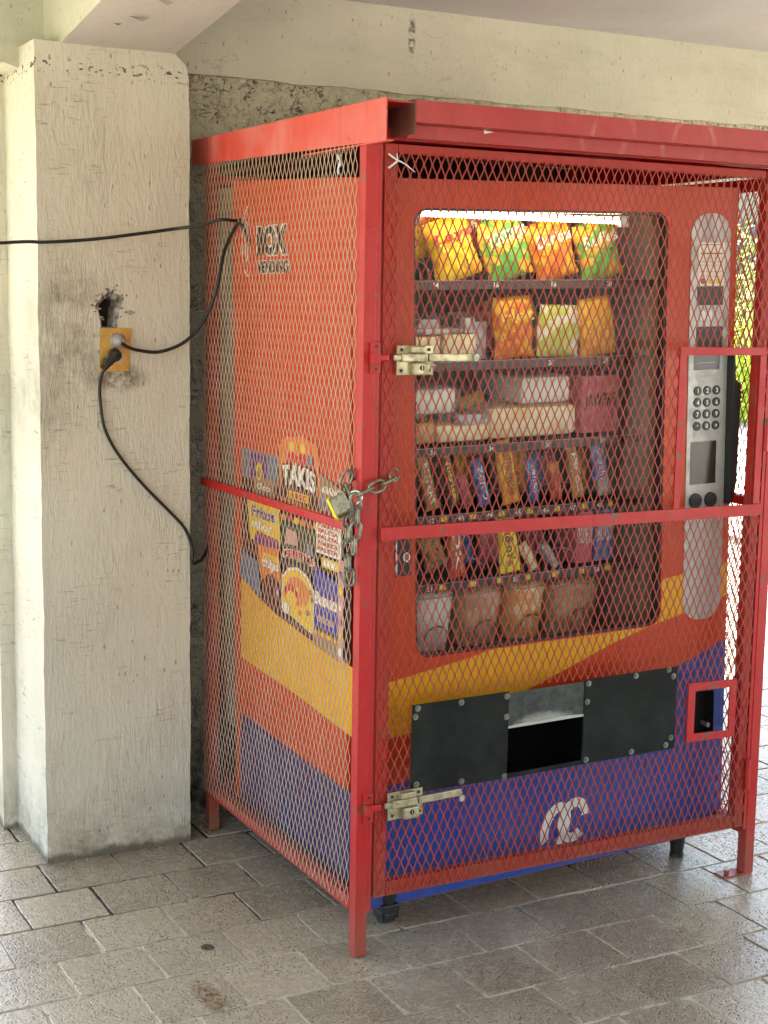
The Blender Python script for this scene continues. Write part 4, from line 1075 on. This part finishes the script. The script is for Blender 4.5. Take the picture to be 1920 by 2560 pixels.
for k, (xc, w_, z0, h, pal, lb) in enumerate(((.352, .150, .600, .158, 'white', 'leftmost pale tub at the bottom of the machine window'), (.512, .150, .600, .155, 'clay', 'second tub from the left at the bottom of the machine window'), (.664, .135, .600, .155, 'apricot', 'third tub from the left with an orange picture at the bottom of the window'), (.835, .185, .597, .150, 'clay', 'rightmost wide brown tub at the bottom of the machine window'))):
    bm = NB()
    r0 = w_/2; n = 24; a = []; b = []
    for i in range(n):
        t = 2*math.pi*i/n; cx, sy = math.copysign(abs(math.cos(t))**.6, math.cos(t)), math.copysign(abs(math.sin(t))**.6, math.sin(t))
        a.append(bm.verts.new((cx*r0*.80, .07+sy*.055, 0))); b.append(bm.verts.new((cx*r0, .07+sy*.07, h)))
    for i in range(n): bm.faces.new((a[i], a[(i+1) % n], b[(i+1) % n], b[i]))
    bm.faces.new(a[::-1])
    tube(bm, [v.co.copy() for v in b], .0022, n=5, closed=True, mi=1)
    prev = b
    for q_ in range(1, 5):
        a_ = q_/5*math.pi/2; cur = [bm.verts.new((v.co.x*math.cos(a_)*(1+.03*math.sin(i*2.3+k)), .07+(v.co.y-.07)*math.cos(a_), h+.022*math.sin(a_))) for i, v in enumerate(b)]
        for i in range(n): bm.faces.new((prev[i], prev[(i+1) % n], cur[(i+1) % n], cur[i]))
        prev = cur
    bm.faces.new(prev)
    pts = [(.038*math.cos(R_(180*i/16)), -.004-.006*math.sin(R_(180*i/16)), .040+.040*math.sin(R_(180*i/16))) for i in range(17)]
    tube(bm, pts, .0020, n=5, mi=2)
    place('snack_tub', bm, [PM[pal], GREYBIT, BLKINK], xc, .20, z0-.030, lb, 'tub', g6)

# ------------------------------------------------------------------ socket, cables
sk = empty('wall_socket', (-.304, PY-.001, 1.495)); tag(sk, 'brass coloured double wall socket with two plugs on the pillar', 'socket')
bm = NB(); 
plate(bm, [(-.047, -.064), (-.044, .058), (.046, .059), (.038, -.063)], .004, lambda u, w_, t: V(u, -t, w_))
GOLD = speck_metal('gold_plate', (.78, .52, .16), .22, .9, (.5, .3, .08), .5, 12)
link('cover_plate', bm, GOLD, sk)
for dz in (.024, -.022):
    bm = NB(); cyl(bm, (.004, -.0042, dz), (.004, -.0075, dz), .019, n=24); link('outlet', bm, plastic('outlet_ivory', (.6, .58, .5), .4), sk)
cg = 'black power cables by the pillar'
# cable running in from the left edge
pts = [(-1.9, .80, 1.66), (-1.2, .84, 1.715)]
pts += [tuple(at_y(u*1.1573, v*1.1573, .90-.0*u)) for u, v in ((0, 525), (100, 523), (200, 517), (300, 505), (380, 494))]
pts += [tuple(at_y(430*1.1573, 487*1.1573, .84)), tuple(at_y(475*1.1573, 475*1.1573, .76)), tuple(at_x(508*1.1573, 477*1.1573, -.012)), tuple(at_x(524*1.1573, 480*1.1573, .012)), (.035, .735, 1.77)]
bm = NB(); tube(bm, spline(pts), .0048, n=8); c1 = link('power_cable', bm, CABLE, smooth='all'); tag(c1, 'long black cable running straight in from the left to the cage mesh', 'cable', cg)
S = 1.1573
pts = [(.035, .72, 1.74), tuple(at_x(522*S, 487*S, -.006))]
pts += [tuple(at_y(u*S, v*S, y)) for u, v, y in ((503, 500, .78), (484, 545, .86), (473, 600, .90), (458, 655, .915), (432, 705, .925), (395, 741, .93), (345, 760, .93), (300, 757, .925), (277, 750, .915))]
pts += [tuple(at_y(262*S, 741*S, .905))]
bm = NB(); tube(bm, spline(pts), .0050, n=8); c2 = link('power_cable', bm, CABLE, smooth='all'); tag(c2, 'black cable looping from the cage mesh down to the upper plug', 'cable', cg)
bm = NB(); cyl(bm, (-.300, .944, 1.519), (-.300, .925, 1.519), .0215, .0205, n=24); cyl(bm, (-.300, .925, 1.519), (-.298, .905, 1.517), .0205, .008, n=20)
link('plug', bm, plastic('plug_grey', (.30, .27, .25), .45), c2)
pts = [tuple(at_y(u*S, v*S, y)) for u, v, y in ((247, 775, .915), (226, 797, .915), (217, 820, .925), (216, 860, .935), (226, 925, .937), (258, 985, .938), (310, 1048, .938), (365, 1104, .938), (398, 1140, .938), (414, 1180, .937), (417, 1216, .94), (427, 1213, .97), (441, 1200, 1.0))]
pts += [(.05, 1.03, .98)]
bm = NB(); tube(bm, spline(pts), .0048, n=8); c3 = link('power_cable', bm, CABLE, smooth='all'); tag(c3, 'black cable hanging from the lower plug and disappearing behind the cage', 'cable', cg)
bm = NB(); a = at_y(250*S, 768*S, .925); b_ = at_y(224*S, 799*S, .915)
cyl(bm, (a.x+.002, .944, a.z+.002), (a.x, .925, a.z), .0185, .0175, n=20); cyl(bm, (a.x, .926, a.z+.004), b_, .0165, .0065, n=14)
link('plug', bm, CABLE, c3, smooth=True)

# ------------------------------------------------------------------ chain and padlock
def stadium(c, ax, nrm, L, Wd, r, bm):
    ax = Vector(ax).normalized(); nrm = Vector(nrm); sd = ax.cross(nrm).normalized(); c = Vector(c)
    pts = []; h = (L-Wd)/2
    for k in range(9): t = R_(-90+180*k/8); pts.append(c+ax*(h+Wd/2*math.cos(t))+sd*(Wd/2*math.sin(t)))
    for k in range(9): t = R_(90+180*k/8); pts.append(c+ax*(-h+Wd/2*math.cos(t))+sd*(Wd/2*math.sin(t)))
    tube(bm, pts, r, n=8, closed=True)
def chain(bm, pts, L=.042, Wd=.025, r=.0037, nrm0=(0, -1, 0)):
    pitch = L-2*r-.001
    sp_ = spline(pts, 12); acc = [0]
    for i in range(1, len(sp_)): acc.append(acc[-1]+(sp_[i]-sp_[i-1]).length)
    n = int(acc[-1]/pitch); k = 0
    for j in range(n+1):
        d = j*pitch
        while k < len(acc)-2 and acc[k+1] < d: k += 1
        t = (d-acc[k])/max(1e-6, acc[k+1]-acc[k]); P = sp_[k].lerp(sp_[k+1], min(t, 1)); ax = (sp_[k+1]-sp_[k]).normalized()
        nr = Vector(nrm0); nr = (nr-ax*nr.dot(ax)).normalized()
        if j % 2: nr = ax.cross(nr).normalized()
        nr = (nr+ax.cross(nr)*.25).normalized()
        stadium(P, ax, nr, L, Wd, r, bm)
bm = NB()
def c7(x, y, yy): return tuple(at_y(760+x/5.53, 1100+y/5.53, yy))
def c7x(x, y, xx): return tuple(at_x(760+x/5.53, 1100+y/5.53, xx))
chain(bm, [c7(1250, 480, .006), c7(1180, 560, -.012), c7(1000, 650, -.020), c7(850, 710, -.022), c7(700, 800, -.020)], L=.044)
chain(bm, [c7x(700, 470, .006), c7x(600, 520, -.020), c7x(575, 640, -.024), c7x(620, 760, -.028)], nrm0=(-1, 0, 0))
chain(bm, [c7(715, 860, -.022), c7(735, 1080, -.020), c7(700, 1330, -.018), c7(690, 1560, -.018)], L=.044)
chain(bm, [c7x(640, 960, -.030), c7x(610, 1200, -.022), c7x(600, 1500, -.022), c7x(620, 1800, -.020), c7x(625, 1990, -.020)], nrm0=(-1, 0, 0), L=.044)
tag(link('steel_chain', bm, CHAIN_M, smooth='all'), 'greyish steel chain wrapped around the front cage post and hanging down', 'chain')
_t = (Vector(c7x(520, 890, -.045))-CAM).dot(FW)
def dep(x, y): return CAM+pix(760+x/5.53, 1100+y/5.53)*_t
pc = dep(515, 900); pa = (dep(400, 965)-dep(635, 835)+FW*.008).normalized()
pl = empty('padlock', pc); tag(pl, 'laminated padlock with a yellow bottom bumper hanging from the chain', 'padlock')
sdv = (CAM-pc).normalized()+UP*.35; sdv = (sdv-pa*sdv.dot(pa)).normalized(); up_ = pa.cross(sdv)
Mx = Matrix((( *up_, ), ( *sdv, ), ( *pa, ))).transposed().to_4x4() @ Matrix.Scale(1.12, 4)
def rr3(bm, hw, hd, z0, z1, mi=0, r=.007):
    o = rrect(-hw, hw, -hd, hd, r, 4)
    plate(bm, o, z1-z0, lambda u, w_, t: Mx @ Vector((u, w_, z0+t)), mi=mi)
bm = NB()
for k in range(7): rr3(bm, .0235-(0.0008 if k % 2 else 0), .0125, -.020+k*.0052, -.020+k*.0052+.0048)
link('body', bm, speck_metal('padlock_laminate', (.36, .32, .22), .4, .8, (.14, .12, .08), .6, 50), pl)
bm = NB(); rr3(bm, .0255, .0145, .0168, .0225); link('bumper', bm, plastic('bumper_yellow', (.85, .68, .02), .4), pl)
bm = NB(); pts = [Mx @ Vector((x, 0, z)) for x, z in ((-.014, -.018), (-.014, -.035))]+[Mx @ Vector((-.014*math.cos(R_(180*k/10)), 0, -.035-.014*math.sin(R_(180*k/10)))) for k in range(1, 10)]+[Mx @ Vector((.014, 0, -.035)), Mx @ Vector((.014, 0, -.018))]
tube(bm, pts, .0036, n=10); link('shackle', bm, plastic('shackle_steel', (.62, .62, .58), .25, metal=.85), pl, smooth='all')

# ------------------------------------------------------------------ small things
def strip_bm(bm, pts, wd, th=.0012):
    tube(bm, pts, wd/2, n=6)
bm = NB()
def ct(x, y, yy=-.010): return tuple(at_y(980+x/13.825, 360+y/13.825, yy))
c0 = ct(210, 565, -.008)
tube(bm, spline([ct(-120, 330), ct(60, 470), c0]), [.0026]*16+[.002], n=6) if False else tube(bm, spline([ct(-120, 330), ct(60, 470), c0]), .0025, n=6)
tube(bm, spline([ct(-120, 830), ct(60, 690), c0]), .0027, n=6)
pp_ = spline([c0, ct(450, 690, -.014), ct(650, 850, -.020), ct(800, 980, -.024)]); tube(bm, pp_, [.0024*(1-.75*i/len(pp_)) for i in range(len(pp_))], n=6)
tube(bm, spline([c0, ct(180, 430, -.014), ct(175, 320, -.02)]), .0012, n=5)
tag(link('cable_tie', bm, plastic('tie_white', (.70, .68, .70), .4), smooth='all'), 'white twisted tie at the top left corner of the cage door', 'tie')
bm = NB()
a = at_x(480+1180/3.19, 220+530/3.19, -.008); b_ = at_x(480+1170/3.19, 220+690/3.19, -.008)
rg = random.Random(2); pts = [a.lerp(b_, t/6)+Vector((0, rg.uniform(-.006, .006), 0)) for t in range(7)]
tube(bm, pts, [.003, .004, .003, .005, .003, .004, .002], n=5)
tag(link('cable_tie', bm, plastic('rag_white', (.62, .62, .60), .6), smooth='all'), 'scrap of white thread caught in the top of the side mesh', 'tie')
bm = NB(); P = at_y(960+455/1.728, 572/1.728, -.0635)
plate(bm, [(P.x-.014, P.z-.004), (P.x-.016, P.z+.004), (P.x+.012, P.z+.001)], .0006, lambda u, w_, t: V(u, -.0632-t, w_))
tag(link('paper_scrap', bm, WHITE), 'tiny white paper scrap stuck on the front roof lip', 'paper scrap')

# ------------------------------------------------------------------ greenery and building far behind, seen through the right side of the cage
def leaf_mat(n, c):
    m = base_mat(n, c, .6); m.node_tree.nodes['Principled BSDF'].inputs['Transmission Weight'].default_value = 0
    g = G(m); i = g.n('ShaderNodeNewGeometry').outputs['Random Per Island']; g.color(g.mix(i, tuple(x*.6 for x in c), tuple(min(1, x*1.5) for x in c))); return m
LF = [leaf_mat('leaf_light', (.32, .44, .06)), leaf_mat('leaf_mid', (.18, .28, .05))]
BARK = base_mat('bark', (.14, .10, .07), .9)
def tree(name, x, y, h, cr, n, seed, label, cat, group, mat, low=.15):
    rg = random.Random(seed); r = empty(name, (x, y, 0)); tag(r, label, cat, group)
    bm = NB(); tube(bm, [(0, 0, -.05), (.05, 0, h*.3), (0, .08, h*.6), (.05, 0, h*.85)], [h*.03, h*.024, h*.016, h*.006], n=8)
    for k in range(7):
        a = rg.uniform(0, 6.28); z = h*rg.uniform(.25, .6); tube(bm, [(0.03, 0.03, z), (cr*.4*math.cos(a), cr*.4*math.sin(a), z+h*.12), (cr*.75*math.cos(a), cr*.75*math.sin(a), z+h*.22)], [h*.012, h*.008, h*.003], n=6)
    link('trunk', bm, BARK, r)
    bm = NB(); cl = []
    for k in range(26):
        a = rg.uniform(0, 6.28); zz = rg.uniform(low, 1); rr = cr*math.sqrt(max(.05, 1-((zz-.55)/.55)**2))*rg.uniform(.25, 1); cl.append((rr*math.cos(a), rr*math.sin(a), zz*h, rg.uniform(.18, .36)*cr))
    for k in range(n):
        c = cl[k % len(cl)]; d = Vector((rg.gauss(0, 1), rg.gauss(0, 1), rg.gauss(0, 1))).normalized()*c[3]*rg.random()**.4
        P = Vector(c[:3])+d; s = rg.uniform(.035, .075)*max(1, cr*.7); u = Vector((rg.gauss(0, 1), rg.gauss(0, 1), rg.gauss(0, 1))).normalized(); v = u.orthogonal().normalized()
        if P.z < .05: continue
        bm.faces.new([bm.verts.new(P+u*s), bm.verts.new(P+v*s*.45), bm.verts.new(P-u*s), bm.verts.new(P-v*s*.45)])
    link('crown', bm, mat, r); return r
tree('garden_tree', 17.0, 18.5, 3.6, 2.2, 6000, 1, 'bright green tree seen through the right side of the cage', 'tree', 'trees beyond the walkway', LF[0])
tree('garden_tree', 21.0, 18.0, 3.8, 2.4, 6000, 2, 'darker green tree farther back to the right of the bright green one', 'tree', 'trees beyond the walkway', LF[1])
tree('shrub', 13.6, 14.6, 1.5, 1.2, 3500, 3, 'low bright green shrub in front of the garden trees', 'shrub', 'shrubs beyond the walkway', LF[0], 0)
tree('shrub', 15.6, 16.2, 1.3, 1.3, 3500, 4, 'low green shrub on the lawn right of the first shrub', 'shrub', 'shrubs beyond the walkway', LF[0], 0)
tree('shrub', 9.0, 10.3, .5, .5, 1500, 5, 'small round shrub standing at the edge of the pale yard', 'shrub', 'shrubs beyond the walkway', LF[1], 0)
hr = empty('hedge', (13.2, 13.0, 0), (0, 0, R_(-40))); tag(hr, 'long sunlit lime green hedge across the far end of the pale yard', 'hedge')
bm = NB(); rg = random.Random(9)
for k in range(16000):
    x = rg.uniform(-4.5, 4.5); zz = rg.random(); hh = 1.45+.12*math.sin(x*2)+.08*math.sin(x*5.3)
    P = Vector((x, rg.choice((-.5, .5, 0))*1.0+rg.uniform(-.12, .12), zz*hh)) if zz < .9 else Vector((x, rg.uniform(-.5, .5), hh+rg.uniform(-.08, .08)))
    s_ = rg.uniform(.04, .08); u = Vector((rg.gauss(0, 1), rg.gauss(0, 1), rg.gauss(0, 1))).normalized(); v = u.orthogonal().normalized()
    bm.faces.new([bm.verts.new(P+u*s_), bm.verts.new(P+v*s_*.5), bm.verts.new(P-u*s_), bm.verts.new(P-v*s_*.5)])
link('foliage', bm, leaf_mat('hedge_leaf', (.40, .55, .05)), hr)
bm = NB(); tube(bm, [(-4.3, 0, .3), (0, .05, .35), (4.3, 0, .3)], .03, n=6)
for k in range(12): tube(bm, [(-4.2+.76*k, 0, 0), (-4.1+.76*k, .05, .8), (-4.25+.76*k, -.05, 1.3)], [.03, .02, .008], n=6)
link('branches', bm, BARK, hr)
far = empty('distant_building', (22, 24, 0)); tag(far, 'pale cream building far behind the garden trees', 'building')
bm = NB(); box(bm, -8, 9, 0, 6, 0, 5.4); link('wall', bm, base_mat('far_cream', (.34, .31, .24), .9), far)
bm = NB(); box(bm, -8.3, 9.3, -.4, 6.3, 5.402, 5.7); link('roof', bm, base_mat('far_roof', (.45, .30, .22), .9), far)
for k in range(5):
    bm = NB(); box(bm, -6.6+3.2*k, -5.2+3.2*k, -.03, -.002, 2.2, 3.6); link('window', bm, plastic('far_window', (.10, .12, .14), .2), far)
